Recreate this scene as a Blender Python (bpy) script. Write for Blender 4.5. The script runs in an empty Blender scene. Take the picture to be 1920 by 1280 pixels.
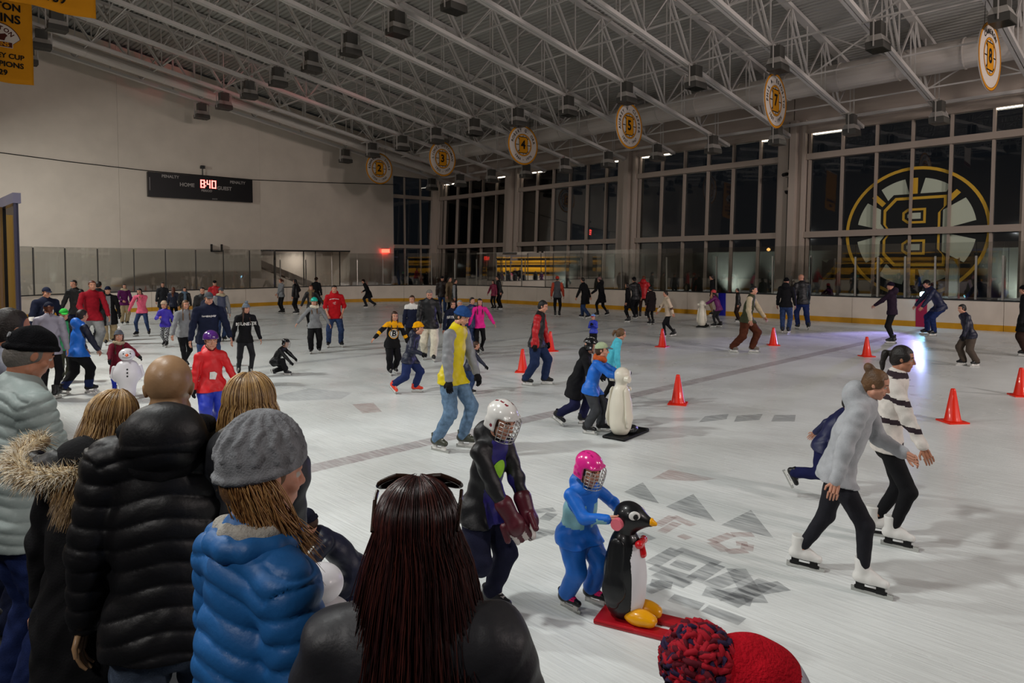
import bpy, math, random
import numpy as np
from mathutils import Vector, Matrix
from mathutils.bvhtree import BVHTree

random.seed(4)
RNG = np.random.default_rng(7)
C = bpy.context.scene.collection
SC = bpy.context.scene
PI = math.pi

# ---------------------------------------------------------------- camera
# world: ice is z = 0, +x runs across the rink to the window wall, +y along the rink to the scoreboard wall
F_PX, CX, CY = 1285.0, 960.0, 541.0
CAM_H = 2.35
_fh = np.array([0.692, 0.722, 0.0]); _fh /= np.linalg.norm(_fh)
_pit = math.radians(2.1)
_r0 = np.array([_fh[1], -_fh[0], 0.0])
_f = _fh * math.cos(_pit) + np.array([0, 0, -math.sin(_pit)])
_u0 = np.cross(_r0, _f)
_roll = 0.0043
_r = _r0 * math.cos(_roll) - _u0 * math.sin(_roll)
_u = _u0 * math.cos(_roll) + _r0 * math.sin(_roll)
CAMP = np.array([0.0, 0.0, CAM_H])
cam_d = bpy.data.cameras.new('camera'); cam = bpy.data.objects.new('camera', cam_d); C.objects.link(cam)
M = Matrix.Identity(4)
for i in range(3):
    M[i][0] = _r[i]; M[i][1] = _u[i]; M[i][2] = -_f[i]; M[i][3] = CAMP[i]
cam.matrix_world = M
cam_d.sensor_width = 36.0; cam_d.sensor_fit = 'HORIZONTAL'
cam_d.lens = F_PX / 1920 * 36.0
cam_d.shift_y = -(640 - CY) / 1920.0
cam_d.clip_end = 400
cam_d.dof.use_dof = False
SC.camera = cam

def ray(u, v):
    return _f + (u - CX) / F_PX * _r + (CY - v) / F_PX * _u

def gp(u, v, z=0.0):
    """where the sight line of a pixel meets the level z"""
    d = ray(u, v)
    return CAMP + d * ((z - CAM_H) / d[2])

def height_over(p, u, v):
    d = ray(u, v)
    s = math.hypot(p[0], p[1]) / math.hypot(d[0], d[1])
    return CAM_H + s * d[2]

# ---------------------------------------------------------------- world, lights, exposure
SC.view_settings.view_transform = 'Standard'
SC.view_settings.look = 'None'
SC.view_settings.gamma = 1.0
SC.view_settings.use_curve_mapping = False
SC.view_settings.exposure = 0.0
W = bpy.data.worlds.new('night'); SC.world = W; W.use_nodes = True
W.node_tree.nodes['Background'].inputs[0].default_value = (0.010, 0.011, 0.014, 1)
W.node_tree.nodes['Background'].inputs[1].default_value = 1.0

def area_light(name, loc, target, energy, size, col, spread=180):
    l = bpy.data.lights.new(name, 'AREA'); l.energy = energy; l.shape = 'DISK'; l.size = size; l.color = col
    l.spread = math.radians(spread)
    o = bpy.data.objects.new(name, l); C.objects.link(o); o.location = loc
    o.rotation_euler = (Vector(target) - Vector(loc)).to_track_quat('-Z', 'Y').to_euler()
    return o

def spot_light(name, loc, target, energy, ang, col, blend=0.6, size=0.1):
    l = bpy.data.lights.new(name, 'SPOT'); l.energy = energy; l.spot_size = math.radians(ang); l.spot_blend = blend
    l.color = col; l.shadow_soft_size = size
    o = bpy.data.objects.new(name, l); C.objects.link(o); o.location = loc
    o.rotation_euler = (Vector(target) - Vector(loc)).to_track_quat('-Z', 'Y').to_euler()
    return o

# the lit row of hall floodlights runs along the near side of the rink, left of and above the camera
KEYC = (0.985, 1.0, 0.965)
for (x, y, z, e, tx) in ((0.2, 4.6, 7.8, 125, 5.0), (0.2, 10.6, 7.8, 205, 5.5), (0.4, 17.5, 7.8, 225, 6.5), (0.6, 25.5, 7.8, 260, 7.0), (0.6, 32.5, 7.8, 330, 9.0)):
    area_light('floodlight_beam', (x, y, z), (tx, y - 2.5 if y < 30 else y + 4, 0), e, 0.5, KEYC, 118)
# lit lobby lamps behind the viewer, over the spectators
area_light('lobby_lamp', (-3.6, 0.6, 5.6), (0.6, 2.2, 1.2), 120, 0.7, (1.0, 0.96, 0.92))
area_light('lobby_lamp', (-3.2, 6.5, 5.6), (0.6, 4.0, 1.2), 90, 0.7, (1.0, 0.96, 0.92))
# added fill lamps behind the viewer, outside the frame, lifting the far half
for (x, y, z, e) in ((9, -12, 9.0, 720), (20, -13, 8.0, 720)):
    area_light('fill_beam', (x, y, z), (20, 16, 0), e, 2.0, (1.0, 0.88, 0.84), 130)

# ---------------------------------------------------------------- materials
def s2l(c):
    c = c / 255.0
    return c / 12.92 if c <= 0.04045 else ((c + 0.055) / 1.055) ** 2.4
def hexl(h, k=1.0):
    h = h.lstrip('#')
    return tuple(min(1.0, s2l(int(h[i:i + 2], 16)) * k) for i in (0, 2, 4)) + (1.0,)

_mats = {}
def mat(name, hx=None, rough=0.75, bump=0.0, scale=60.0, spec=0.3, metal=0.0, var=0.0, emit=0.0, coat=0.0, sheen=0.0):
    if name in _mats: return _mats[name]
    m = bpy.data.materials.new(name); m.use_nodes = True
    nt = m.node_tree; b = nt.nodes['Principled BSDF']
    col = hexl(hx)
    b.inputs['Base Color'].default_value = col
    b.inputs['Roughness'].default_value = rough
    b.inputs['Specular IOR Level'].default_value = spec
    b.inputs['Metallic'].default_value = metal
    b.inputs['Coat Weight'].default_value = coat
    b.inputs['Sheen Weight'].default_value = sheen
    if emit:
        b.inputs['Emission Color'].default_value = col
        b.inputs['Emission Strength'].default_value = emit
    if bump or var:
        tc = nt.nodes.new('ShaderNodeTexCoord')
        n = nt.nodes.new('ShaderNodeTexNoise'); n.inputs['Scale'].default_value = scale; n.inputs['Detail'].default_value = 4
        nt.links.new(tc.outputs['Object'], n.inputs['Vector'])
        if bump:
            bp = nt.nodes.new('ShaderNodeBump'); bp.inputs['Strength'].default_value = bump; bp.inputs['Distance'].default_value = 0.01
            nt.links.new(n.outputs['Fac'], bp.inputs['Height']); nt.links.new(bp.outputs['Normal'], b.inputs['Normal'])
        if var:
            n2 = nt.nodes.new('ShaderNodeTexNoise'); n2.inputs['Scale'].default_value = scale * 0.12; n2.inputs['Detail'].default_value = 5
            nt.links.new(tc.outputs['Object'], n2.inputs['Vector'])
            mr = nt.nodes.new('ShaderNodeMapRange'); mr.inputs['From Min'].default_value = 0.3; mr.inputs['From Max'].default_value = 0.7
            mr.inputs['To Min'].default_value = 1 - var; mr.inputs['To Max'].default_value = 1 + var
            nt.links.new(n2.outputs['Fac'], mr.inputs['Value'])
            mx = nt.nodes.new('ShaderNodeMix'); mx.data_type = 'RGBA'; mx.blend_type = 'MULTIPLY'; mx.inputs['Factor'].default_value = 1.0
            mx.inputs['A'].default_value = col
            nt.links.new(mr.outputs['Result'], mx.inputs['B'])
            nt.links.new(mx.outputs['Result'], b.inputs['Base Color'])
    _mats[name] = m
    return m

def glass_mat(name, tint, refl, rough=0.02):
    if name in _mats: return _mats[name]
    m = bpy.data.materials.new(name); m.use_nodes = True
    nt = m.node_tree; nt.nodes.clear()
    out = nt.nodes.new('ShaderNodeOutputMaterial'); mx = nt.nodes.new('ShaderNodeMixShader')
    tr = nt.nodes.new('ShaderNodeBsdfTransparent'); tr.inputs[0].default_value = tint + (1,)
    gl = nt.nodes.new('ShaderNodeBsdfGlossy'); gl.inputs['Roughness'].default_value = rough; gl.inputs['Color'].default_value = (1, 1, 1, 1)
    lw = nt.nodes.new('ShaderNodeFresnel'); lw.inputs['IOR'].default_value = 1.45
    ma = nt.nodes.new('ShaderNodeMath'); ma.operation = 'MULTIPLY_ADD'; ma.inputs[1].default_value = 1.0; ma.inputs[2].default_value = refl
    ma.use_clamp = True
    nt.links.new(lw.outputs[0], ma.inputs[0]); nt.links.new(ma.outputs[0], mx.inputs[0])
    nt.links.new(tr.outputs[0], mx.inputs[1]); nt.links.new(gl.outputs[0], mx.inputs[2]); nt.links.new(mx.outputs[0], out.inputs[0])
    _mats[name] = m
    return m

# ---------------------------------------------------------------- objects
def tag(o, label=None, cat=None, group=None, kind=None):
    if label: o['label'] = label
    if cat: o['category'] = cat
    if group: o['group'] = group
    if kind: o['kind'] = kind
    return o
def empty(name, loc=(0, 0, 0), rz=0.0, label=None, cat=None, group=None, kind=None):
    o = bpy.data.objects.new(name, None); C.objects.link(o); o.empty_display_size = 0.1
    o.location = loc; o.rotation_euler = (0, 0, rz)
    return tag(o, label, cat, group, kind)
def link(name, me, parent=None, label=None, kind=None, cat=None, group=None):
    o = bpy.data.objects.new(name, me); C.objects.link(o)
    if parent: o.parent = parent
    return tag(o, label, cat, group, kind)

class MB:
    """collects simple solids and builds ONE mesh"""
    def __init__(s): s.v = []; s.f = []; s.m = []
    def add(s, vs, fs, mi=0):
        n = len(s.v); s.v += [tuple(map(float, p)) for p in vs]; s.f += [tuple(i + n for i in f) for f in fs]; s.m += [mi] * len(fs); return s
    def box(s, x0, x1, y0, y1, z0, z1, mi=0):
        vs = [(x0, y0, z0), (x1, y0, z0), (x1, y1, z0), (x0, y1, z0), (x0, y0, z1), (x1, y0, z1), (x1, y1, z1), (x0, y1, z1)]
        return s.hexa(vs, mi)
    def hexa(s, vs, mi=0):
        return s.add(vs, [(3, 2, 1, 0), (4, 5, 6, 7), (0, 1, 5, 4), (1, 2, 6, 5), (2, 3, 7, 6), (3, 0, 4, 7)], mi)
    def obox(s, c, ax, ay, az, h, mi=0):
        c, ax, ay, az = map(np.array, (c, ax, ay, az)); vs = []
        for sz in (-1, 1):
            for sx, sy in ((-1, -1), (1, -1), (1, 1), (-1, 1)):
                vs.append(c + ax * h[0] * sx + ay * h[1] * sy + az * h[2] * sz)
        return s.hexa(vs, mi)
    def bar(s, a, b, w, d=None, mi=0, up=(0, 0, 1)):
        a = np.array(a, float); b = np.array(b, float); d = d or w
        ax = b - a; L = np.linalg.norm(ax); ax = ax / L
        up = np.array(up, float)
        if abs(ax @ up) > 0.95: up = np.array([1.0, 0, 0])
        sx = np.cross(up, ax); sx /= np.linalg.norm(sx); sy = np.cross(ax, sx)
        return s.obox((a + b) / 2, sx, sy, ax, (w / 2, d / 2, L / 2), mi)
    def tube(s, pts, rad, n=8, mi=0, caps=True):
        pts = [np.array(p, float) for p in pts]; k = len(pts)
        rads = rad if hasattr(rad, '__len__') else [rad] * k
        vs = []; ref = None
        for i, p in enumerate(pts):
            t = pts[min(i + 1, k - 1)] - pts[max(i - 1, 0)]; t = t / (np.linalg.norm(t) + 1e-12)
            if ref is None:
                ref = np.array([0, 0, 1.0]) if abs(t[2]) < 0.9 else np.array([1.0, 0, 0])
            sx = np.cross(ref, t); sx /= np.linalg.norm(sx); sy = np.cross(t, sx); ref = sy
            for j in range(n):
                a = 2 * PI * j / n; vs.append(p + rads[i] * (math.cos(a) * sx + math.sin(a) * sy))
        fs = [(i * n + j, i * n + (j + 1) % n, (i + 1) * n + (j + 1) % n, (i + 1) * n + j) for i in range(k - 1) for j in range(n)]
        if caps: fs += [tuple(reversed(range(n))), tuple((k - 1) * n + j for j in range(n))]
        return s.add(vs, fs, mi)
    def cyl(s, c, r, z0, z1, n=24, mi=0, r2=None):
        return s.tube([(c[0], c[1], z0), (c[0], c[1], z1)], [r, r if r2 is None else r2], n, mi)
    def prism(s, poly, z0, z1, mi=0, fn=None):
        n = len(poly); vs = [(x, y, z0) for x, y in poly] + [(x, y, z1) for x, y in poly]
        if fn: vs = [fn(*p) for p in vs]
        fs = [tuple(reversed(range(n))), tuple(range(n, 2 * n))] + [(i, (i + 1) % n, n + (i + 1) % n, n + i) for i in range(n)]
        return s.add(vs, fs, mi)
    def lathe(s, prof, n=32, mi=0, c=(0, 0)):
        vs = [(c[0] + r * math.cos(2 * PI * j / n), c[1] + r * math.sin(2 * PI * j / n), z) for r, z in prof for j in range(n)]
        k = len(prof)
        fs = [(i * n + j, i * n + (j + 1) % n, (i + 1) * n + (j + 1) % n, (i + 1) * n + j) for i in range(k - 1) for j in range(n)]
        fs += [tuple(reversed(range(n))), tuple((k - 1) * n + j for j in range(n))]
        return s.add(vs, fs, mi)
    def mesh(s, name, mats, smooth=False):
        me = bpy.data.meshes.new(name); me.from_pydata(s.v, [], s.f)
        if not isinstance(mats, (list, tuple)): mats = [mats]
        for m in mats: me.materials.append(m)
        if len(mats) > 1: me.polygons.foreach_set('material_index', s.m)
        if smooth: me.polygons.foreach_set('use_smooth', [True] * len(s.f))
        me.update()
        return me
    def build(s, name, mats, parent=None, label=None, kind=None, cat=None, group=None, smooth=False):
        return link(name, s.mesh(name, mats, smooth), parent, label, kind, cat, group)

def bevel(o, w=0.01, seg=2):
    m = o.modifiers.new('bevel', 'BEVEL'); m.width = w; m.segments = seg; m.limit_method = 'ANGLE'
    return o

def quads_mesh(name, V, Q, mats, mi=None, smooth=True):
    me = bpy.data.meshes.new(name)
    V = np.ascontiguousarray(V, dtype=np.float32); Q = np.ascontiguousarray(Q, dtype=np.int32)
    me.vertices.add(len(V)); me.vertices.foreach_set('co', V.ravel())
    me.loops.add(Q.size); me.loops.foreach_set('vertex_index', Q.ravel())
    me.polygons.add(len(Q)); me.polygons.foreach_set('loop_start', np.arange(0, Q.size, 4, dtype=np.int32))
    if smooth: me.polygons.foreach_set('use_smooth', np.ones(len(Q), dtype=bool))
    for m in mats: me.materials.append(m)
    if mi is not None and len(mats) > 1: me.polygons.foreach_set('material_index', np.ascontiguousarray(mi, dtype=np.int32))
    me.update(calc_edges=True)
    return me

_txt = {}
def text_polys(txt, size=1.0, bold=0.0, space=1.0):
    """lettering as flat polygons in the xy plane, centred"""
    if txt not in _txt:
        cu = bpy.data.curves.new('lettering', 'FONT'); cu.body = txt; cu.size = 1.0; cu.align_x = 'CENTER'; cu.align_y = 'CENTER'
        cu.offset = 0.03; cu.resolution_u = 3
        o = bpy.data.objects.new('lettering', cu); C.objects.link(o)
        dg = bpy.context.evaluated_depsgraph_get(); ev = o.evaluated_get(dg); me = ev.to_mesh()
        _txt[txt] = ([tuple(v.co) for v in me.vertices], [tuple(p.vertices) for p in me.polygons])
        ev.to_mesh_clear(); bpy.data.objects.remove(o); bpy.data.curves.remove(cu)
    vs, fs = _txt[txt]
    return [(x * size, y * size, z) for x, y, z in vs], fs
for _t in list('ABCDEFGHILMNOPRSTVWY.-0123456789') + ['PENALTY', 'HOME', 'GUEST', 'PERIOD', 'SHOTS', 'BOSTON', 'BRUINS', 'STANLEY CUP', 'CHAMPIONS', '1929', '1939', 'BRUNETTE', 'PATRIOTS', '12', 'C']:
    text_polys(_t)

# ---------------------------------------------------------------- implicit surfaces
def vn(v): return np.sqrt(np.einsum('...i,...i->...', v, v))
def smin(a, b, k):
    if k <= 0: return np.minimum(a, b)
    h = np.maximum(k - np.abs(a - b), 0) / k
    return np.minimum(a, b) - h * h * k * 0.25

class SDF:
    """smoothly blended solids turned into one closed surface (surface nets)"""
    def __init__(s, k=0.02): s.p = []; s.k = k
    def _add(s, op, fn, lo, hi, mi, k): s.p.append((op, fn, np.array(lo, float), np.array(hi, float), mi, s.k if k is None else k)); return s
    def cap(s, a, b, ra, rb, mi=0, k=None, op='u', quilt=None, wr=0.0):
        a = np.array(a, float); b = np.array(b, float); ba = b - a; L2 = ba @ ba + 1e-12; L = math.sqrt(L2)
        def fn(P):
            t = np.clip(((P - a) @ ba) / L2, 0, 1)
            d = vn(P - a - t[..., None] * ba) - (ra + (rb - ra) * t)
            if quilt: d = d - quilt[1] * np.abs(np.sin(PI * (t * L + quilt[2]) / quilt[0])) ** 0.7 + quilt[1] * 0.6
            if wr: d = d + wr * wrinkle(P)
            return d
        r = max(ra, rb) + (quilt[1] if quilt else 0) + abs(wr) * 1.5
        return s._add(op, fn, np.minimum(a, b) - r, np.maximum(a, b) + r, mi, k)
    def ecap(s, a, b, ra, rb, front, ratio, mi=0, k=None, op='u', quilt=None, wr=0.0):
        """capsule squashed by ratio along the direction front"""
        a = np.array(a, float); b = np.array(b, float); f = np.array(front, float)
        ax = b - a; ax = ax / (np.linalg.norm(ax) + 1e-12); f = f - ax * (f @ ax); f = f / np.linalg.norm(f)
        L = float(np.linalg.norm(b - a)); L2 = L * L + 1e-12; ba = b - a
        def fn(P):
            q = P - a
            q = q + f * (q @ f)[..., None] * (1 / ratio - 1)
            t = np.clip((q @ ba) / L2, 0, 1)
            d = (vn(q - t[..., None] * ba) - (ra + (rb - ra) * t)) * (0.5 + 0.5 * ratio)
            if quilt: d = d - quilt[1] * np.abs(np.sin(PI * (t * L + quilt[2]) / quilt[0])) ** 0.7 + quilt[1] * 0.6
            if wr: d = d + wr * wrinkle(P)
            return d
        r = max(ra, rb) * max(1, ratio) + (quilt[1] if quilt else 0) + abs(wr) * 1.5
        return s._add(op, fn, np.minimum(a, b) - r, np.maximum(a, b) + r, mi, k)
    def ell(s, c, r, R=None, mi=0, k=None, op='u', wr=0.0):
        c = np.array(c, float); r = np.array(r, float); R = np.eye(3) if R is None else np.array(R, float)
        def fn(P):
            q = (P - c) @ R
            k0 = vn(q / r); k1 = vn(q / (r * r))
            d = k0 * (k0 - 1) / (k1 + 1e-9)
            if wr: d = d + wr * wrinkle(P)
            return d
        e = np.abs(R) @ r + abs(wr) * 1.5
        return s._add(op, fn, c - e, c + e, mi, k)
    def box(s, c, h, R=None, rd=0.01, mi=0, k=None, op='u'):
        c = np.array(c, float); h = np.array(h, float); R = np.eye(3) if R is None else np.array(R, float)
        def fn(P):
            q = np.abs((P - c) @ R) - (h - rd)
            return vn(np.maximum(q, 0)) + np.minimum(q.max(axis=-1), 0) - rd
        e = np.abs(R) @ h
        return s._add(op, fn, c - e, c + e, mi, k)
    def plane(s, c, n):
        """cut away everything on the side n points to"""
        c = np.array(c, float); n = np.array(n, float); n = n / np.linalg.norm(n)
        s.p.append(('i', lambda P: (P - c) @ n, None, None, 0, 0)); return s
    def poly(s, h):
        us = [p for p in s.p if p[0] == 'u']
        lo = np.min([p[2] for p in us], axis=0) - 3 * h; hi = np.max([p[3] for p in us], axis=0) + 3 * h
        n = np.ceil((hi - lo) / h).astype(int) + 1
        F = np.full(n, 1.0, dtype=np.float32); B = np.full(n, 1.0, dtype=np.float32); Mi = np.zeros(n, dtype=np.int16)
        ax = [(lo[i] + h * np.arange(n[i])).astype(np.float32) for i in range(3)]
        for op, fn, plo, phi, mi, k in s.p:
            if plo is None: sl = tuple(slice(0, n[i]) for i in range(3))
            else:
                pad = k + 3 * h
                i0 = np.clip(np.floor((plo - pad - lo) / h).astype(int), 0, n); i1 = np.clip(np.ceil((phi + pad - lo) / h).astype(int) + 1, 0, n)
                if (i1 <= i0).any(): continue
                sl = tuple(slice(i0[i], i1[i]) for i in range(3))
            P = np.stack(np.meshgrid(ax[0][sl[0]], ax[1][sl[1]], ax[2][sl[2]], indexing='ij'), axis=-1)
            d = fn(P)
            if op == 'u':
                m = d < B[sl]
                B[sl] = np.where(m, d, B[sl]); Mi[sl] = np.where(m, mi, Mi[sl])
                F[sl] = smin(F[sl], d, k)
            elif op == 's':
                F[sl] = -smin(-F[sl], d, k)
            elif op == 'i':
                F[sl] = np.maximum(F[sl], d)
            elif op == 'p':                       # paint only
                Mi[sl] = np.where(d < 0, mi, Mi[sl])
        return nets(F, h, lo, Mi)

_WK = np.array([[31, 9, 47], [-23, 37, 29], [44, -17, 21], [13, 52, -33], [-37, -25, 55], [61, 22, -49]], dtype=np.float32) * 1.05
def wrinkle(P):
    """irregular cloth folds"""
    x, y, z = P[..., 0], P[..., 1], P[..., 2]
    wx = x + 0.03 * np.sin(17 * z + 11 * y); wy = y + 0.03 * np.sin(19 * x - 13 * z); wz = z + 0.025 * np.sin(23 * y + 15 * x + 1.3)
    t = 0
    for i, (a, b, c) in enumerate(_WK):
        t = t + np.sin(a * wx + b * wy + c * wz + 1.7 * i) * (1.0 if i < 3 else 0.6)
    return t * 0.42

_COR = np.array([(a, b, c) for a in (0, 1) for b in (0, 1) for c in (0, 1)])
_EDG = [(i, j) for i in range(8) for j in range(i + 1, 8) if np.abs(_COR[i] - _COR[j]).sum() == 1]
def nets(F, h, lo, Mi):
    s = F < 0
    c = np.zeros(np.array(F.shape) - 1, dtype=np.int8)
    def sh(A, o): return A[o[0]:A.shape[0] - 1 + o[0], o[1]:A.shape[1] - 1 + o[1], o[2]:A.shape[2] - 1 + o[2]]
    for o in _COR: c += sh(s, o)
    act = (c > 0) & (c < 8)
    ijk = np.argwhere(act)
    if len(ijk) == 0: return np.zeros((0, 3)), np.zeros((0, 4), int), np.zeros(0, int)
    idx = np.full(act.shape, -1, dtype=np.int64); idx[act] = np.arange(len(ijk))
    fv = [F[ijk[:, 0] + o[0], ijk[:, 1] + o[1], ijk[:, 2] + o[2]] for o in _COR]
    acc = np.zeros((len(ijk), 3)); cnt = np.zeros(len(ijk))
    for a, b in _EDG:
        fa, fb = fv[a], fv[b]; m = (fa < 0) != (fb < 0)
        t = fa[m] / (fa[m] - fb[m])
        acc[m] += _COR[a] + t[:, None] * (_COR[b] - _COR[a]); cnt[m] += 1
    V = (ijk + acc / cnt[:, None]) * h + lo
    Q = []; MI = []
    m = s[:-1, 1:-1, 1:-1] != s[1:, 1:-1, 1:-1]; e = np.argwhere(m); i, j, k = e[:, 0], e[:, 1] + 1, e[:, 2] + 1
    q = np.stack([idx[i, j - 1, k - 1], idx[i, j, k - 1], idx[i, j, k], idx[i, j - 1, k]], 1); ins = s[i, j, k]
    q[~ins] = q[~ins][:, ::-1]; Q.append(q); MI.append(np.where(ins, Mi[i, j, k], Mi[i + 1, j, k]))
    m = s[1:-1, :-1, 1:-1] != s[1:-1, 1:, 1:-1]; e = np.argwhere(m); i, j, k = e[:, 0] + 1, e[:, 1], e[:, 2] + 1
    q = np.stack([idx[i - 1, j, k - 1], idx[i - 1, j, k], idx[i, j, k], idx[i, j, k - 1]], 1); ins = s[i, j, k]
    q[~ins] = q[~ins][:, ::-1]; Q.append(q); MI.append(np.where(ins, Mi[i, j, k], Mi[i, j + 1, k]))
    m = s[1:-1, 1:-1, :-1] != s[1:-1, 1:-1, 1:]; e = np.argwhere(m); i, j, k = e[:, 0] + 1, e[:, 1] + 1, e[:, 2]
    q = np.stack([idx[i - 1, j - 1, k], idx[i, j - 1, k], idx[i, j, k], idx[i - 1, j, k]], 1); ins = s[i, j, k]
    q[~ins] = q[~ins][:, ::-1]; Q.append(q); MI.append(np.where(ins, Mi[i, j, k], Mi[i, j, k + 1]))
    return V, np.concatenate(Q), np.concatenate(MI)

def sdf_build(sdf, h, name, mats, parent=None, label=None, kind=None, cat=None, group=None, extra=None, mfun=None):
    V, Q, mi = sdf.poly(h)
    if extra is not None and len(extra[0]):
        Q = np.concatenate([Q, extra[1] + len(V)]); V = np.concatenate([V, extra[0]]); mi = np.concatenate([mi, extra[2]])
    if mfun is not None and len(Q):
        mi = mfun(V[Q].mean(axis=1), mi)
    if not isinstance(mats, (list, tuple)): mats = [mats]
    return link(name, quads_mesh(name, V, Q, mats, mi), parent, label, kind, cat, group)

def tubes_quads(paths, n=4, mi=0):
    """paths: list of (points, radii) -> quad arrays"""
    Vs, Qs = [], []; base = 0
    for pts, rad in paths:
        P = np.array(pts, float); k = len(P); R = np.array(rad if hasattr(rad, '__len__') else [rad] * k, float)
        T = np.gradient(P, axis=0); T /= np.linalg.norm(T, axis=1, keepdims=True) + 1e-12
        ref = np.array([0.31, 0.2, 0.93]);
        if abs(T[0] @ ref) > 0.9: ref = np.array([0.9, -0.3, 0.1])
        X = np.cross(ref, T); X /= np.linalg.norm(X, axis=1, keepdims=True) + 1e-12; Y = np.cross(T, X)
        a = 2 * PI * np.arange(n) / n
        ring = P[:, None, :] + R[:, None, None] * (np.cos(a)[None, :, None] * X[:, None, :] + np.sin(a)[None, :, None] * Y[:, None, :])
        Vs.append(ring.reshape(-1, 3))
        i = np.arange(k - 1)[:, None] * n; j = np.arange(n)[None, :]; jn = (j + 1) % n
        Qs.append(np.stack([i + j, i + jn, i + n + jn, i + n + j], -1).reshape(-1, 4) + base)
        if n == 4:
            Qs.append(np.array([[3, 2, 1, 0], [(k - 1) * 4, (k - 1) * 4 + 1, (k - 1) * 4 + 2, (k - 1) * 4 + 3]]) + base)
        base += k * n
    V = np.concatenate(Vs); Q = np.concatenate(Qs)
    return V, Q, np.full(len(Q), mi, dtype=int)
# ================================================================ the hall
X_NEAR, X_FAR, Y_END, R_COR = 1.45, 27.75, 37.9, 8.5       # inner faces of the boards
Y_WALL = 39.4                                              # scoreboard wall
def xw(z): return 30.25 + 0.052 * z                        # the window wall leans outward
def hchord(x): return 13.35 - 0.182 * x                    # underside line of the trusses
def on_y(u, v, y):
    d = ray(u, v); s = y / d[1]; return CAMP + d * s
def on_x(u, v, x):
    d = ray(u, v); s = x / d[0]; return CAMP + d * s
ORD = ['first', 'second', 'third', 'fourth', 'fifth', 'sixth', 'seventh', 'eighth', 'ninth', 'tenth', 'eleventh', 'twelfth', 'thirteenth']

m_wall = mat('plaster_warm', '#d0c4b6', 0.9, 0.15, 9, var=0.05)
m_white = mat('white_paint', '#b9ab9f', 0.6, 0.05, 20)
m_steel = mat('white_steel', '#c6c1bc', 0.5)
m_deck = mat('deck_paint', '#a8a6a0', 0.6)
m_frame = mat('window_frame_paint', '#a89a8e', 0.55)
m_dark = mat('dark_metal', '#2c2c2b', 0.5)
m_black = mat('black_plastic', '#0b0b0c', 0.5)
m_alu = mat('grey_alu', '#8e8a84', 0.4, metal=0.3)
m_board = mat('board_plastic', '#cfc2b4', 0.35, var=0.06, scale=14)
m_kick = mat('kick_yellow', '#c08a10', 0.45, var=0.12, scale=20)
m_cap = mat('cap_rail_black', '#101012', 0.45)
m_rubber = mat('rubber_floor', '#24262a', 0.85, 0.4, 90, var=0.2)
m_glass = glass_mat('rink_glass', (0.86, 0.87, 0.86), 0.055)
m_pane = glass_mat('window_glass', (0.55, 0.58, 0.58), 0.03)
m_post = mat('post_alu', '#9a958e', 0.3, metal=0.8)
m_gold = mat('gold_cloth', '#cf8a08', 0.8, 0.2, 40)
m_blackink = mat('black_ink', '#0c0a0a', 0.8)
m_whitecloth = mat('white_cloth', '#c9beb4', 0.85)

# ---- floor and ice
MB().box(-9, 1.3, -16, 40, -0.05, 0.15).build('floor', m_rubber, kind='structure')
MB().box(1.3, 34, -24, 40, -0.3, -0.02).build('floor_slab', m_rubber, kind='structure')

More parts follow.
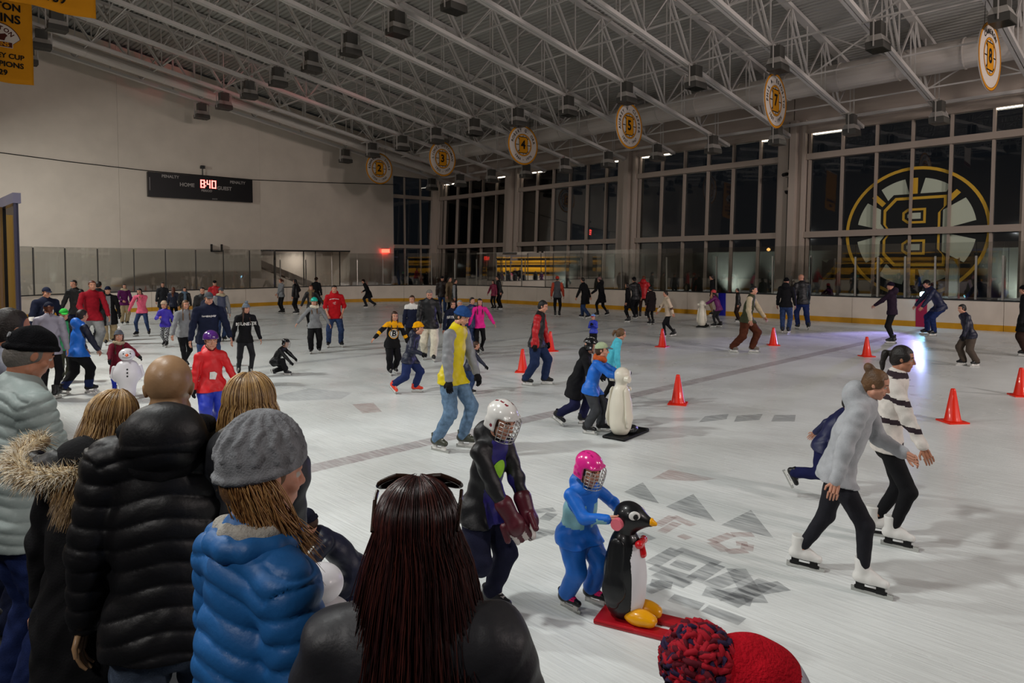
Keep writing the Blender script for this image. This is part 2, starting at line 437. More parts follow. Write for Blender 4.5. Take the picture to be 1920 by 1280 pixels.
def ice_material():
    m = bpy.data.materials.new('ice'); m.use_nodes = True
    nt = m.node_tree; b = nt.nodes['Principled BSDF']; L = nt.links
    tc = nt.nodes.new('ShaderNodeTexCoord')
    n1 = nt.nodes.new('ShaderNodeTexNoise'); n1.inputs['Scale'].default_value = 0.55; n1.inputs['Detail'].default_value = 7
    L.new(tc.outputs['Object'], n1.inputs['Vector'])
    # skate scratches: noise stretched along two directions
    def scratch(rot, sx, sy):
        mp = nt.nodes.new('ShaderNodeMapping'); mp.inputs['Rotation'].default_value = (0, 0, rot); mp.inputs['Scale'].default_value = (sx, sy, 1)
        n = nt.nodes.new('ShaderNodeTexNoise'); n.inputs['Scale'].default_value = 3.0; n.inputs['Detail'].default_value = 3; n.inputs['Distortion'].default_value = 0.6
        L.new(tc.outputs['Object'], mp.inputs['Vector']); L.new(mp.outputs['Vector'], n.inputs['Vector'])
        return n
    s1 = scratch(0.5, 14, 0.7); s2 = scratch(1.35, 11, 0.8)
    add = nt.nodes.new('ShaderNodeMath'); add.operation = 'ADD'
    L.new(s1.outputs['Fac'], add.inputs[0]); L.new(s2.outputs['Fac'], add.inputs[1])
    cr = nt.nodes.new('ShaderNodeValToRGB')
    cr.color_ramp.elements[0].position = 0.30; cr.color_ramp.elements[0].color = (0.58, 0.60, 0.59, 1)
    cr.color_ramp.elements[1].position = 0.70; cr.color_ramp.elements[1].color = (0.77, 0.805, 0.80, 1)
    L.new(n1.outputs['Fac'], cr.inputs['Fac'])
    mr = nt.nodes.new('ShaderNodeMapRange'); mr.inputs['From Min'].default_value = 0.75; mr.inputs['From Max'].default_value = 1.25
    mr.inputs['To Min'].default_value = 0.94; mr.inputs['To Max'].default_value = 1.05
    L.new(add.outputs[0], mr.inputs['Value'])
    mx = nt.nodes.new('ShaderNodeMix'); mx.data_type = 'RGBA'; mx.blend_type = 'MULTIPLY'; mx.inputs['Factor'].default_value = 1
    L.new(cr.outputs['Color'], mx.inputs['A']); L.new(mr.outputs['Result'], mx.inputs['B']); L.new(mx.outputs['Result'], b.inputs['Base Color'])
    rr = nt.nodes.new('ShaderNodeMapRange'); rr.inputs['To Min'].default_value = 0.16; rr.inputs['To Max'].default_value = 0.42
    L.new(n1.outputs['Fac'], rr.inputs['Value']); L.new(rr.outputs['Result'], b.inputs['Roughness'])
    b.inputs['Specular IOR Level'].default_value = 0.35
    bp = nt.nodes.new('ShaderNodeBump'); bp.inputs['Strength'].default_value = 0.25; bp.inputs['Distance'].default_value = 0.02
    L.new(add.outputs[0], bp.inputs['Height']); L.new(bp.outputs['Normal'], b.inputs['Normal'])
    return m
m_ice = ice_material()
def rink_outline(n=14, inset=0.0, y0=-23.0):
    a, b, e, r = X_NEAR + inset, X_FAR - inset, Y_END - inset, R_COR - inset
    pts = [(a, y0)]
    for i in range(n + 1):
        t = PI - PI / 2 * i / n; pts.append((a + r + r * math.cos(t), e - r + r * math.sin(t)))
    for i in range(n + 1):
        t = PI / 2 - PI / 2 * i / n; pts.append((b - r + r * math.cos(t), e - r + r * math.sin(t)))
    pts.append((b, y0))
    return pts
ring = rink_outline(inset=-0.04)
MB().prism(list(reversed(ring)), -0.02, 0.0).build('ice_sheet', m_ice, kind='structure')

# ---- paint in the ice
def ice_paint(name, hx, alpha):
    m = bpy.data.materials.new(name); m.use_nodes = True; nt = m.node_tree; L = nt.links
    b = nt.nodes['Principled BSDF']; b.inputs['Base Color'].default_value = hexl(hx); b.inputs['Roughness'].default_value = 0.3
    out = nt.nodes['Material Output']; mx = nt.nodes.new('ShaderNodeMixShader'); tr = nt.nodes.new('ShaderNodeBsdfTransparent')
    tc = nt.nodes.new('ShaderNodeTexCoord'); mp = nt.nodes.new('ShaderNodeMapping'); mp.inputs['Rotation'].default_value = (0, 0, 0.5); mp.inputs['Scale'].default_value = (9, 1.2, 1)
    n = nt.nodes.new('ShaderNodeTexNoise'); n.inputs['Scale'].default_value = 3; n.inputs['Detail'].default_value = 5
    mr = nt.nodes.new('ShaderNodeMapRange'); mr.inputs['From Min'].default_value = 0.35; mr.inputs['From Max'].default_value = 0.65
    mr.inputs['To Min'].default_value = alpha * 0.35; mr.inputs['To Max'].default_value = alpha
    L.new(tc.outputs['Object'], mp.inputs['Vector']); L.new(mp.outputs['Vector'], n.inputs['Vector']); L.new(n.outputs['Fac'], mr.inputs['Value'])
    L.new(mr.outputs['Result'], mx.inputs[0]); L.new(tr.outputs[0], mx.inputs[1]); L.new(b.outputs[0], mx.inputs[2]); L.new(mx.outputs[0], out.inputs[0])
    return m
p_red = ice_paint('ice_paint_red', '#8a6a70', 0.38); p_grey = ice_paint('ice_paint_grey', '#5a6068', 0.40)
p_pink = ice_paint('ice_paint_pink', '#a06860', 0.34); p_blue = ice_paint('ice_paint_blue', '#6a7080', 0.22)
def flat(name, polys, m, z, label, cat='marking', group=None):
    b = MB()
    for poly in polys:
        b.add([(p[0], p[1], z) for p in poly], [tuple(range(len(poly)))])
    o = b.build(name, m, label=label, cat=cat, group=group)
    for p in o.data.polygons:
        if p.normal.z < 0: p.flip()
    return o
Y_RED, Y_BLUE = 7.25, 15.3
flat('center_line', [[(1.5, Y_RED - .15), (27.7, Y_RED - .15), (27.7, Y_RED + .15), (1.5, Y_RED + .15)]], p_red, 0.0015, 'faded reddish centre line painted across the ice')
flat('blue_line', [[(1.5, Y_BLUE - .15), (27.7, Y_BLUE - .15), (27.7, Y_BLUE + .15), (1.5, Y_BLUE + .15)]], p_blue, 0.0015, 'faint blue-grey line painted across the ice beyond the man in yellow')
def pxpoly(*pts): return [tuple(gp(u, v)[:2]) for u, v in pts]
def gline(a, b, w):
    a = gp(*a)[:2]; b = gp(*b)[:2]; d = b - a; d /= np.linalg.norm(d); n = np.array([-d[1], d[0]]) * w / 2
    return [tuple(a + n), tuple(b + n), tuple(b - n), tuple(a - n)]
for k, (pts, m, lab) in enumerate((
        (((1222, 897), (1255, 880), (1345, 898), (1300, 902)), p_pink, 'pink painted wedge in the ice behind the child with the penguin'),
        (((1170, 922), (1205, 904), (1236, 944), (1200, 935)), p_grey, 'grey painted triangle in the ice beside the pink helmet'),
        (((1248, 950), (1300, 926), (1342, 978), (1300, 968)), p_grey, 'middle grey painted triangle in the ice right of the penguin'),
        (((1352, 984), (1408, 956), (1450, 1008), (1405, 998)), p_grey, 'rightmost grey painted triangle in the ice by the white skates'))):
    flat('ice_marking', [pxpoly(*pts)], m, 0.0017 + k * 0.0001, lab, group='paint shapes in the ice')
def ice_letters(name, strokes, m, lab, w, z):
    flat(name, [gline(a, b, w) for a, b in strokes], m, z, lab, group='paint shapes in the ice')
ice_letters('ice_lettering', [((1232, 985), (1262, 968)), ((1262, 968), (1300, 985)), ((1240, 998), (1270, 980)), ((1275, 1003), (1292, 1010))], p_pink, 'faded pink lettering in the ice just right of the penguin', 0.09, 0.0021)
ice_letters('ice_lettering', [((1412, 1002), (1372, 1002)), ((1372, 1002), (1334, 1016)), ((1334, 1016), (1362, 1034)), ((1362, 1034), (1400, 1032)), ((1400, 1032), (1402, 1020)), ((1402, 1020), (1380, 1018))], p_pink, 'faded reddish letter G in the ice left of the grey hoodie girl', 0.10, 0.0022)
ice_letters('ice_lettering', [((1222, 1058), (1270, 1030)), ((1270, 1030), (1346, 1058)), ((1346, 1058), (1300, 1088)), ((1300, 1088), (1222, 1062)), ((1262, 1054), (1300, 1066)), ((1230, 1074), (1290, 1098))], p_grey, 'large faded grey block letter in the ice right of the penguin', 0.13, 0.0023)
ice_letters('ice_lettering', [((1330, 1100), (1396, 1072)), ((1380, 1066), (1420, 1130)), ((1340, 1118), (1470, 1098)), ((1366, 1132), (1440, 1090)), ((1320, 1108), (1410, 1128))], p_grey, 'smudged grey letters in the ice near the bottom of the view', 0.15, 0.0024)
ice_letters('ice_lettering', [((1258, 1120), (1316, 1138)), ((1322, 1140), (1392, 1166)), ((1210, 1108), (1250, 1092)), ((1220, 1092), (1260, 1098))], p_grey, 'small dark grey smudged line of lettering in the ice above the red pompom hat', 0.12, 0.0025)
ice_letters('ice_lettering', [((990, 960), (1040, 955)), ((985, 990), (1040, 1000)), ((990, 1010), (1020, 1000)), ((1196, 1000), (1222, 1012)), ((1020, 975), (1036, 962))], p_grey, 'faded grey lettering in the ice left of the penguin child', 0.11, 0.0026)
flat('ice_marking', [pxpoly((1322, 780), (1366, 776), (1362, 786), (1310, 792)), pxpoly((1382, 779), (1430, 776), (1424, 787), (1376, 791)), pxpoly((1452, 778), (1492, 778), (1490, 790), (1446, 790))], p_grey, 0.0027, 'row of grey painted blocks in the ice right of the middle cone', group='paint shapes in the ice')
flat('ice_marking', [pxpoly((500, 745), (580, 728), (660, 736), (640, 748), (540, 752))], p_blue, 0.0028, 'long grey paint smear in the ice left of the kneeling child', group='paint shapes in the ice')
flat('ice_marking', [pxpoly((660, 758), (700, 755), (716, 772), (680, 775))], p_pink, 0.0029, 'small pink paint smear in the ice before the man in yellow', group='paint shapes in the ice')
flat('caution_line', [pxpoly((-90, 1052), (14, 1060), (14, 1070), (-90, 1066))], m_kick, 0.152, 'yellow line on the black rubber floor', 'floor line')
for o in list(C.objects):
    if o.name.startswith('caution_line'):
        for v in o.data.vertices:
            k = (CAM_H - 0.152) / CAM_H; v.co.x *= k; v.co.y *= k

# ---- boards round the ice
def path_pt(s, off=0.0):
    """arc length along the inner face, from the near side round the scoreboard end to the far side; off = outward"""
    y0 = 5.0; l1 = Y_END - R_COR - y0; la = R_COR * PI / 2; l2 = X_FAR - X_NEAR - 2 * R_COR
    if s < l1: return np.array([X_NEAR - off, y0 + s])
    s -= l1
    if s < la:
        t = PI - s / R_COR; return np.array([X_NEAR + R_COR + (R_COR + off) * math.cos(t), Y_END - R_COR + (R_COR + off) * math.sin(t)])
    s -= la
    if s < l2: return np.array([X_NEAR + R_COR + s, Y_END + off])
    s -= l2
    if s < la:
        t = PI / 2 - s / R_COR; return np.array([X_FAR - R_COR + (R_COR + off) * math.cos(t), Y_END - R_COR + (R_COR + off) * math.sin(t)])
    s -= la
    return np.array([X_FAR + off, Y_END - R_COR - s])
S1 = Y_END - R_COR - 5.0; SA = R_COR * PI / 2; S2 = X_FAR - X_NEAR - 2 * R_COR
S_END0 = S1 + SA; S_FAR0 = S1 + SA + S2 + SA
S_TOT = S_FAR0 + Y_END - R_COR + 10.0
def s_far(y): return S_FAR0 + (Y_END - R_COR - y)
def strip(s0, s1, o0, o1, z0, z1):
    n = max(1, int((s1 - s0) / 0.5)) if not (s1 < S1 or s0 > S_FAR0 or (s0 >= S_END0 and s1 <= S_END0 + S2)) else 1
    b = MB(); vs = []; k = n + 1
    for i in range(k):
        s = s0 + (s1 - s0) * i / n; a = path_pt(s, o0); c = path_pt(s, o1)
        vs += [(a[0], a[1], z0), (c[0], c[1], z0), (c[0], c[1], z1), (a[0], a[1], z1)]
    fs = [(i * 4 + j, (i + 1) * 4 + j, (i + 1) * 4 + (j + 1) % 4, i * 4 + (j + 1) % 4) for i in range(n) for j in range(4)]
    fs += [(3, 2, 1, 0), (n * 4, n * 4 + 1, n * 4 + 2, n * 4 + 3)]
    return b.add(vs, fs)
boards = empty('rink_boards', (0, 0, 0), 0, 'white rink boards with yellow kick strip and black cap rail around the ice', 'boards')
s = 4.8; k = 0
while s < S_TOT - 2.4:
    e = s + 2.42
    strip(s + .006, e - .006, 0.0, 0.05, 0.20, 1.0).build('board_panel', m_board, boards)
    strip(s + .006, e - .006, -0.012, 0.045, 0.0, 0.20).build('kick_strip', m_kick, boards, 'yellow kick strip')
    strip(s, e, -0.02, 0.12, 1.0, 1.045).build('cap_rail', m_cap, boards, 'black cap rail')
    s = e
m_bluemark = mat('line_blue', '#1c1c9a', 0.4); m_redmark = mat('line_red', '#9a1440', 0.4)
strip(s_far(15.65), s_far(15.3), -0.016, -0.002, 0.0, 1.0).build('line_marker', m_bluemark, boards, 'blue stripe up the boards')
strip(s_far(7.78), s_far(7.42), -0.016, -0.002, 0.0, 1.0).build('line_marker', m_redmark, boards, 'magenta red stripe up the boards')

# ---- glass on the boards
def glazing(name, label, ss, ztop, post_top, pm, pw=0.045, last=True, off=0.05):
    t = empty(name, (0, 0, 0), 0, label, 'glass')
    for i in range(len(ss) - 1):
        strip(ss[i] + .012, ss[i + 1] - .012, off, off + .012, 1.045, ztop).build('glass_pane', m_glass, t)
    for i, s in enumerate(ss):
        a = path_pt(s, off - .03); b = path_pt(s, off + .05); d = b - a; d /= np.linalg.norm(d); nrm = np.array([-d[1], d[0]])
        c = (a + b) / 2
        MB().obox((c[0], c[1], (1.045 + post_top) / 2), (d[0], d[1], 0), (nrm[0], nrm[1], 0), (0, 0, 1), (0.035, pw / 2, (post_top - 1.045) / 2)).build('glass_post', pm, t)
    return t
m_postdark = mat('post_dark', '#3a3734', 0.5)
end_x = [3.0 + 1.47 * i for i in range(5)] + [10.12, 11.6, 13.1, 14.55, 16.0, 17.5]
ss_end = [S_END0 + x - (X_NEAR + R_COR) for x in end_x if x > X_NEAR + R_COR]
ss_nearcor = [4.8 + 2.42 * i for i in range(9)] + [S1 + 1.45 * i for i in range(int(SA / 1.45) + 1)]
glazing('end_glass', 'clear safety glass with slim dark posts in front of the scoreboard wall', [S1 + SA - 1.45 * i for i in range(8, 0, -1)] + ss_end, 3.2, 3.15, m_postdark, 0.035)
def s_of_px(u):
    best = None
    for s in np.arange(S_END0 + 4, S_FAR0 + 30, 0.02):
        p = path_pt(s, 0.05); rel = np.array([p[0], p[1], 1.5]) - CAMP
        uu = CX + F_PX * (rel @ _r) / (rel @ _f)
        if best is None or abs(uu - u) < best[0]: best = (abs(uu - u), s)
    return best[1]
ss_c = [ss_end[-1]] + [s_of_px(u) for u in (526, 574, 622, 670, 718, 765, 809, 853, 894, 931, 978)] + [s_far(y) for y in (26.3, 23.7, 21.05, 18.4, 15.8, 13.2, 11.6)]
glazing('corner_glass', 'clear safety glass with silver posts round the far corner and along the windows', ss_c, 3.02, 2.62, m_post, 0.05)
glazing('penalty_box_glass', 'clear safety glass with close-set silver posts below the round window emblem', [s_far(y) for y in (11.6, 9.9, 9.1, 8.17, 7.2, 5.97, 5.2, 3.9, 2.6)], 3.02, 2.55, m_post, 0.06)
# end of the near-side glass, left of the spectators
ng = glazing('near_glass', 'tall clear glass panel ending above the man in grey at the left edge', [4.8, 6.9, 9.3], 3.2, 1.5, m_post, 0.03)
for o in list(ng.children):
    if o.name.startswith('glass_post'): bpy.data.objects.remove(o)
MB().box(X_NEAR - .09, X_NEAR - .045, 9.82, 9.86, 1.045, 3.2).build('edge_strip', mat('edge_blue_grey', '#4c4c62', 0.3), ng, 'blue-grey edge strip')
MB().box(X_NEAR - .10, X_NEAR - .04, 10.9, 10.96, 1.045, 3.2).build('glass_seal', m_black, ng, 'black seal between two panes')
MB().box(X_NEAR - .10, X_NEAR - .02, 9.8, 12.0, 3.08, 3.2).build('top_strip', mat('edge_clear', '#8c8aa0', 0.2), ng)
gpst = mat('reflection_gold', '#a07c3c', 0.4)  # gold posts added to stand in for yellow reflections in the glass
for y in (10.35, 11.9):
    MB().tube([(X_NEAR - .22, y, .15), (X_NEAR - .22, y, 3.06)], .09, 16).build('reflection_post', gpst, label='gold post added behind the left glass panel as a yellow reflection, the %s one' % ('nearer' if y < 11 else 'farther'), cat='post', group='gold reflection posts')
# penalty boxes behind the far boards: dividers and back rail
pb = empty('penalty_box', (29.2, 8, 0), 0, 'penalty box partitions with silver posts behind the boards below the emblem', 'partition')
for y in (11.2, 9.5, 8.6, 6.8, 5.4, 4.6):
    MB().box(-.03, .03, y - 8 - .02, y - 8 + .02, 0, 2.5).build('divider_post', m_post, pb)
for y in (11.2, 6.8):
    MB().box(-1.3, .0, y - 8 - .006, y - 8 + .006, 1.06, 2.45).build('divider_pane', m_glass, pb)
MB().box(-.02, .02, -3.4, 3.2, 1.0, 1.06).build('back_rail', m_post, pb)

# ---- walls
end_wall = empty('wall_end', (0, 0, 0), kind='structure')
DX0, DX1, DZ = 17.3, 23.2, 3.2
w = MB()
def wall_top(x): return hchord(x) + 2.0
def wp(x0, x1, z0, zt=None):
    zt0, zt1 = (wall_top(x0), wall_top(x1)) if zt is None else (zt, zt)
    MB().hexa([(x0, Y_WALL, z0), (x1, Y_WALL, z0), (x1, Y_WALL + .3, z0), (x0, Y_WALL + .3, z0), (x0, Y_WALL, zt0), (x1, Y_WALL, zt1), (x1, Y_WALL + .3, zt1), (x0, Y_WALL + .3, zt0)]).build('wall_panel', m_wall, end_wall)
for x0, x1 in ((-9, -1.5), (-1.5, 4.2), (4.2, 9.9), (9.9, DX0), ):
    wp(x0 + .004, x1 - .004, -.3)
wp(DX0, DX1, DZ); wp(DX1, 26.6, -.3)
wp(26.6, 31.2, 8.35)
MB().box(-9, 26.6, Y_WALL - .05, Y_WALL, 0, .01).build('wall_base_edge', m_wall, end_wall)
# recess behind the boards with a stair
rec = empty('wall_recess', (DX0, Y_WALL, 0), kind='structure')
wdt = DX1 - DX0
MB().box(0, wdt, 2.2, 2.3, 0, DZ).build('recess_back', m_wall, rec)
MB().box(-.1, 0, .3, 2.3, 0, DZ).build('recess_side', m_wall, rec)
MB().box(wdt, wdt + .1, .3, 2.3, 0, DZ).build('recess_side', m_wall, rec)
MB().box(-.1, wdt + .1, .3, 2.3, DZ, DZ + .1).build('recess_top', m_dark, rec)
MB().box(-.02, wdt + .02, -.03, .02, DZ - .06, DZ + .03).build('recess_lintel', m_dark, rec)
area_light('recess_fill', (DX0 + 3.2, Y_WALL + 1.2, DZ - .08), (DX0 + 3.2, Y_WALL + 1.6, 0), 28, .6, (1.0, .92, .86))  # added lamp, brightens the inside of the recess
st = empty('stair', (DX0, Y_WALL + .9, 0), 0, 'white sloping stair stringer inside the recess of the scoreboard wall', 'stair')
MB().bar((0.1, 0, 2.55), (5.4, 0, 0.35), 0.06, 0.34).build('stringer', m_white, st)
MB().bar((0.1, 0.9, 2.55), (5.4, 0.9, 0.35), 0.06, 0.3).build('stringer', m_white, st)
for i in range(9):
    MB().box(0.35 + i * .55, 0.75 + i * .55, 0.05, 0.85, 2.36 - i * .228, 2.40 - i * .228).build('tread', m_steel, st)
for x in (0.9, 2.8, 3.6, 5.3):
    MB().box(DX0 + x, DX0 + x + .05, Y_WALL + .25, Y_WALL + .30, 0, DZ - .02).build('trim_1', m_dark, kind='structure')
MB().box(-9, -8.8, -20, 40, -.3, 15.5).build('wall_near', mat('near_wall', '#8f8880', 0.9), kind='structure')
MB().box(-9, 34, -24.2, -24, -.3, 15.5).build('wall_back', mat('back_wall', '#8a837c', 0.9), kind='structure')

# ---- window wall
YC = [40.75, 31.65, 22.6, 13.55, 4.5, -4.6]           # column centres
def lean(y0, y1, z0, z1, d0, d1):
    b = MB()
    return b.hexa([(xw(z0) + d0, y0, z0), (xw(z0) + d1, y0, z0), (xw(z0) + d1, y1, z0), (xw(z0) + d0, y1, z0),
                   (xw(z1) + d0, y0, z1), (xw(z1) + d1, y0, z1), (xw(z1) + d1, y1, z1), (xw(z1) + d0, y1, z1)])
for i, y in enumerate(YC[1:5]):
    c = empty('trim_%d' % (i + 2), (0, 0, 0), kind='structure')
    lean(y - .62, y + .62, 0, 8.6, -.30, .4).build('column_face', m_white, c)
    lean(y - .30, y - .02, 0, 8.6, -.62, -.30).build('column_rib', m_white, c)
    lean(y - .62, y - .50, 0, 8.6, -.42, -.30).build('column_edge', m_white, c)
    lean(y + .12, y + .15, 0, 8.6, -.33, -.29).build('column_joint', m_dark, c)
c = empty('trim_6', (0, 0, 0), kind='structure')
lean(39.15, 40.3, 0, 8.6, -.35, .4).build('column_face', m_white, c)
lean(39.3, 39.6, 0, 8.6, -.75, -.3).build('column_rib', m_white, c)
Z_HEAD, Z_UP, Z_LO, Z_SILL = 8.02, 6.98, 3.56, 0.35
for b_ in range(5):
    ya, yb = YC[b_] - .62, YC[b_ + 1] + .62            # from the column on the left to the one on the right
    if b_ == 0: ya = 39.1
    t = empty('window_%d' % (b_ + 1), (0, 0, 0), kind='structure')
    ms = [ya - .10] + [YC[b_] - o for o in (2.10, 3.45, 4.78, 6.12, 7.48) if YC[b_] - o < ya - .4] + [yb + .05]
    for y in ms:
        lean(y - .045, y + .045, Z_SILL, Z_HEAD, -.16, .06).build('mullion', m_frame, t)
    for z, hh, dp in ((Z_HEAD + .08, .10, -.24), (Z_UP, .13, -.30), (Z_LO, .13, -.30), (Z_SILL - .1, .12, -.24)):
        lean(yb, ya, z - hh, z + hh, dp, .1).build('transom', m_frame, t)
    rows = ((Z_SILL, Z_LO - .13), (Z_LO + .13, Z_UP - .13), (Z_UP + .13, Z_HEAD))
    for z0, z1 in rows:
        for j in range(len(ms) - 1):
            lean(ms[j + 1] + .045, ms[j] - .045, z0, z1, .0, .012).build('pane', m_pane, t)
    lean(yb - .6, ya + .6, Z_HEAD + .18, 10.6, -.2, .2).build('wall_window_head', m_white, t)
    lean(yb - .6, ya + .6, -.3, Z_SILL - .2, -.2, .2).build('wall_window_sill', m_white, t)
# glazed strip at the end of the scoreboard wall
t = empty('window_6', (0, 0, 0), kind='structure')
xs_ = [26.65, 27.55, 28.9, 30.2]
for x in xs_[1:3]: MB().box(x - .05, x + .05, Y_WALL, Y_WALL + .15, 0, 8.3).build('mullion', m_frame, t)
for z in (6.98, 3.56): MB().box(26.6, 30.6, Y_WALL - .08, Y_WALL + .15, z - .12, z + .12).build('transom', m_frame, t)
for j in range(3):
    for z0, z1 in ((0, 3.44), (3.68, 6.86), (7.1, 8.35)):
        MB().box(xs_[j] + .05, xs_[j + 1] - .05, Y_WALL + .08, Y_WALL + .09, z0, z1).build('pane', m_pane, t)

# strip lights at the window heads and uplights at the sills
m_strip = mat('strip_light_glow', '#fff4e2', emit=4.0)
for b_, nm in ((1, 'second'), (2, 'third'), (3, 'rightmost'), (0, 'leftmost')):
    ya, yb = YC[b_] - .62, YC[b_ + 1] + .62
    if b_ == 0: ya = 39.0
    t = empty('strip_light', (0, 0, 0), 0, f'thin white strip light under the head of the {nm} tall window bay' if b_ else 'thin white strip light under the head of the window bay beside the scoreboard wall', 'light', 'strip lights at the window heads')
    for y0, y1 in ((ya - 1.9, ya - .2), (yb + .1, yb + .9)):
        lean(y0, y1, Z_HEAD - .07, Z_HEAD - .03, -.12, -.05).build('tube', m_strip, t)
        lean(y0 - .02, y1 + .02, Z_HEAD - .03, Z_HEAD - .0, -.14, -.03).build('housing', m_frame, t)

# ---- outside at night: pavement, pale wall added for haze in the panes, lamps
MB().box(31.5, 90, -60, 110, -1.2, -1.0).build('ground_outside', mat('asphalt_night', '#3a3a3a', 0.9, 0.2, 3), kind='structure')
scr = empty('haze_wall', (33.0, 12, -1.0), 0, 'pale low wall added outside the windows as haze in the lower panes', 'wall')
m_haze = mat('haze_render', '#8e8f88', 0.9, var=0.1, scale=4)
for y in range(-14, 34, 4):
    MB().box(0, .15, y + .01, y + 3.99, 0, 3.9).build('wall_panel', m_haze, scr)
for (y, e) in ((29.6, 60), (25.0, 60), (17.8, 110), (14.8, 90), (5.6, 120), (33.3, 60)):
    spot_light('uplight', (32.3, y, 0.15), (32.9, y, 4.0), e * 9.0, 80, (1.0, 1.0, 0.93), 0.8)
for y in (33.5, 27.5, 18.5, 9.5):
    l_ = area_light('haze_strip', (31.9, y, -.3), (33.0, y, 2.6), 130, 1.0, (1.0, 1.0, 0.96), 150); l_.data.shape = 'RECTANGLE'; l_.data.size = 6.5; l_.data.size_y = .15  # added strip lamps, raise the haze seen through the lower panes
    l_.rotation_euler = (Matrix(((0, .35, -.94), (1, 0, 0), (0, -.94, -.35))).to_euler())
m_lamp = mat('lamp_glow', '#ffb060', emit=7.0)
for (u, v, x, lab) in ((880.5, 479, 42, 'street lamp glowing amber outside the window by the corner'), (1018 / 4.92 + 720, 480, 44, 'second amber street lamp outside, right of the first'), (1441, 467, 40, 'amber street lamp with a side arm outside the window left of the emblem')):
    p = on_x(u, v, x); t = empty('street_lamp', (x, p[1], -1.0), 0, lab, 'street lamp', 'street lamps outside')
    z = p[2] + 1.0
    MB().tube([(0, 0, 0), (0, 0, z - .4), (-.1, -.3, z + .1), (-.2, -1.0, z + .12)], .06).build('pole', m_alu, t)
    MB().lathe([(0.02, z + .08), (.10, z + .02), (.11, z - .06), (.02, z - .12)], 12).build('lamp_head', m_lamp, t, 'glowing amber lamp head')
p = on_x(1625, 493, 36); t = empty('traffic_signal', (36, p[1], -1.0), 0, 'round red signal on a post outside behind the emblem window', 'signal')
MB().cyl((0, 0), .05, 0, p[2] + .8).build('pole', m_dark, t); MB().lathe([(0.02, p[2] + .8), (.13, p[2] + .9), (.15, p[2] + 1.0), (.13, p[2] + 1.1), (.02, p[2] + 1.2)], 14).build('red_lens', mat('red_glow', '#e01828', emit=3.0), t)

# ---- roof: deck, trusses, bracing, ducts
b = MB(); vs = []; xs = []
x = -9.0
while x < 31.0:
    xs += [(x, 0), (x + .08, 0), (x + .10, .06), (x + .18, .06)]; x += .2
n = len(xs)
for y in (-24, 40):
    for (xx, dz) in xs: vs.append((xx, y, hchord(xx) + 2.12 + dz))
b.add(vs, [(i, i + 1, n + i + 1, n + i) for i in range(n - 1)])
vs2 = [(xx, y, hchord(xx) + 2.4) for y in (-24, 40) for xx in (-9, 31)]
b.add(vs2, [(0, 1, 3, 2)])
b.build('ceiling', m_deck, kind='structure')
unit = MB().box(-.5, .5, -.5, .5, -.5, .5).mesh('unit_bar', m_steel)
def member(name, a, b, w, d, parent, me=unit):
    a = Vector(a); b = Vector(b); v = b - a
    o = bpy.data.objects.new(name, me); C.objects.link(o); o.parent = parent
    o.rotation_euler = v.to_track_quat('Z', 'Y').to_euler(); o.location = (a + b) / 2; o.scale = (w, d, v.length)
    return o
TY = [37.6 - 3.0 * i for i in range(12)]
P0, PW = 20.6, 2.85
for k, y in enumerate(TY):
    t = empty('roof_truss', (0, y, 0), 0, f'white steel roof truss, {ORD[k]} out from the scoreboard wall', 'truss', 'roof trusses')
    for o in (-.065, .065):
        member('bottom_chord', (-3, o, hchord(-3) + .06), (30.2, o, hchord(30.2) + .06), .10, .13, t)
        member('top_chord', (-3, o, hchord(-3) + 2.02), (30.4, o, hchord(30.4) + 2.02), .13, .14, t)
    for j in range(-7, 4):
        xt = P0 + PW * j; xb = xt + 1.4; xn = xt + PW
        for o in (-.07, .07):
            if xb < 30: member('web_bar', (xt, o, hchord(xt) + 1.95), (xb, o, hchord(xb) + .12), .06, .06, t)
            member('web_bar', (xt, o, hchord(xt) + 1.95), (xt, o, hchord(xt) + .12), .035, .035, t)
        if xn < 30.4:
            member('web_bar', (xb, 0, hchord(xb) + .12), (xn, 0, hchord(xn) + 1.95), .05, .05, t)
        if xb < 30: member('web_bar', (xb, 0, hchord(xb) + .12), (xb, 0, hchord(xb) + 1.95), .04, .04, t)
for q, j in enumerate(range(-6, 4)):
    xb = P0 + PW * j + 1.4
    if xb > 30: continue
    t = empty('roof_bridging', (xb, 0, 0), 0, f'line of thin white cross bracing between the trusses, {ORD[9 - q]} back from the windows', 'bracing', 'cross bracing lines')
    for k in range(len(TY) - 1):
        ya, yb = TY[k], TY[k + 1]; z0 = hchord(xb)
        member('bridging_bar', (0, ya, z0 + .2), (0, yb, z0 + .2), .05, .05, t)
        if (k + q) % 2 == 0:
            member('brace', (0, ya, z0 + .12), (0.5, yb, z0 + 1.9), .045, .045, t)
            member('brace', (0.5, ya, z0 + 1.9), (0, yb, z0 + .12), .045, .045, t)
        else:
            member('bridging_bar', (0.2, ya, z0 + 1.5), (0.2, yb, z0 + 1.5), .04, .04, t)
m_duct = mat('duct_white', '#c0b8b0', 0.45)
du = empty('air_duct', (27.0, 0, 9.3), 0, 'long round white air duct running under the roof above the windows', 'duct')
for k in range(20):
    y1 = 38.2 - k * 2.0
    MB().tube([(0, y1, 0), (0, y1 - 1.97, 0)], .50, 22).build('duct_section', m_duct, du)
    MB().tube([(0, y1 - 2.0, 0), (0, y1 - 1.96, 0)], .53, 22).build('duct_collar', m_duct, du)
du = empty('cross_duct', (0, 36.1, 0), 0, 'sloping white duct along the truss near the scoreboard wall', 'duct')
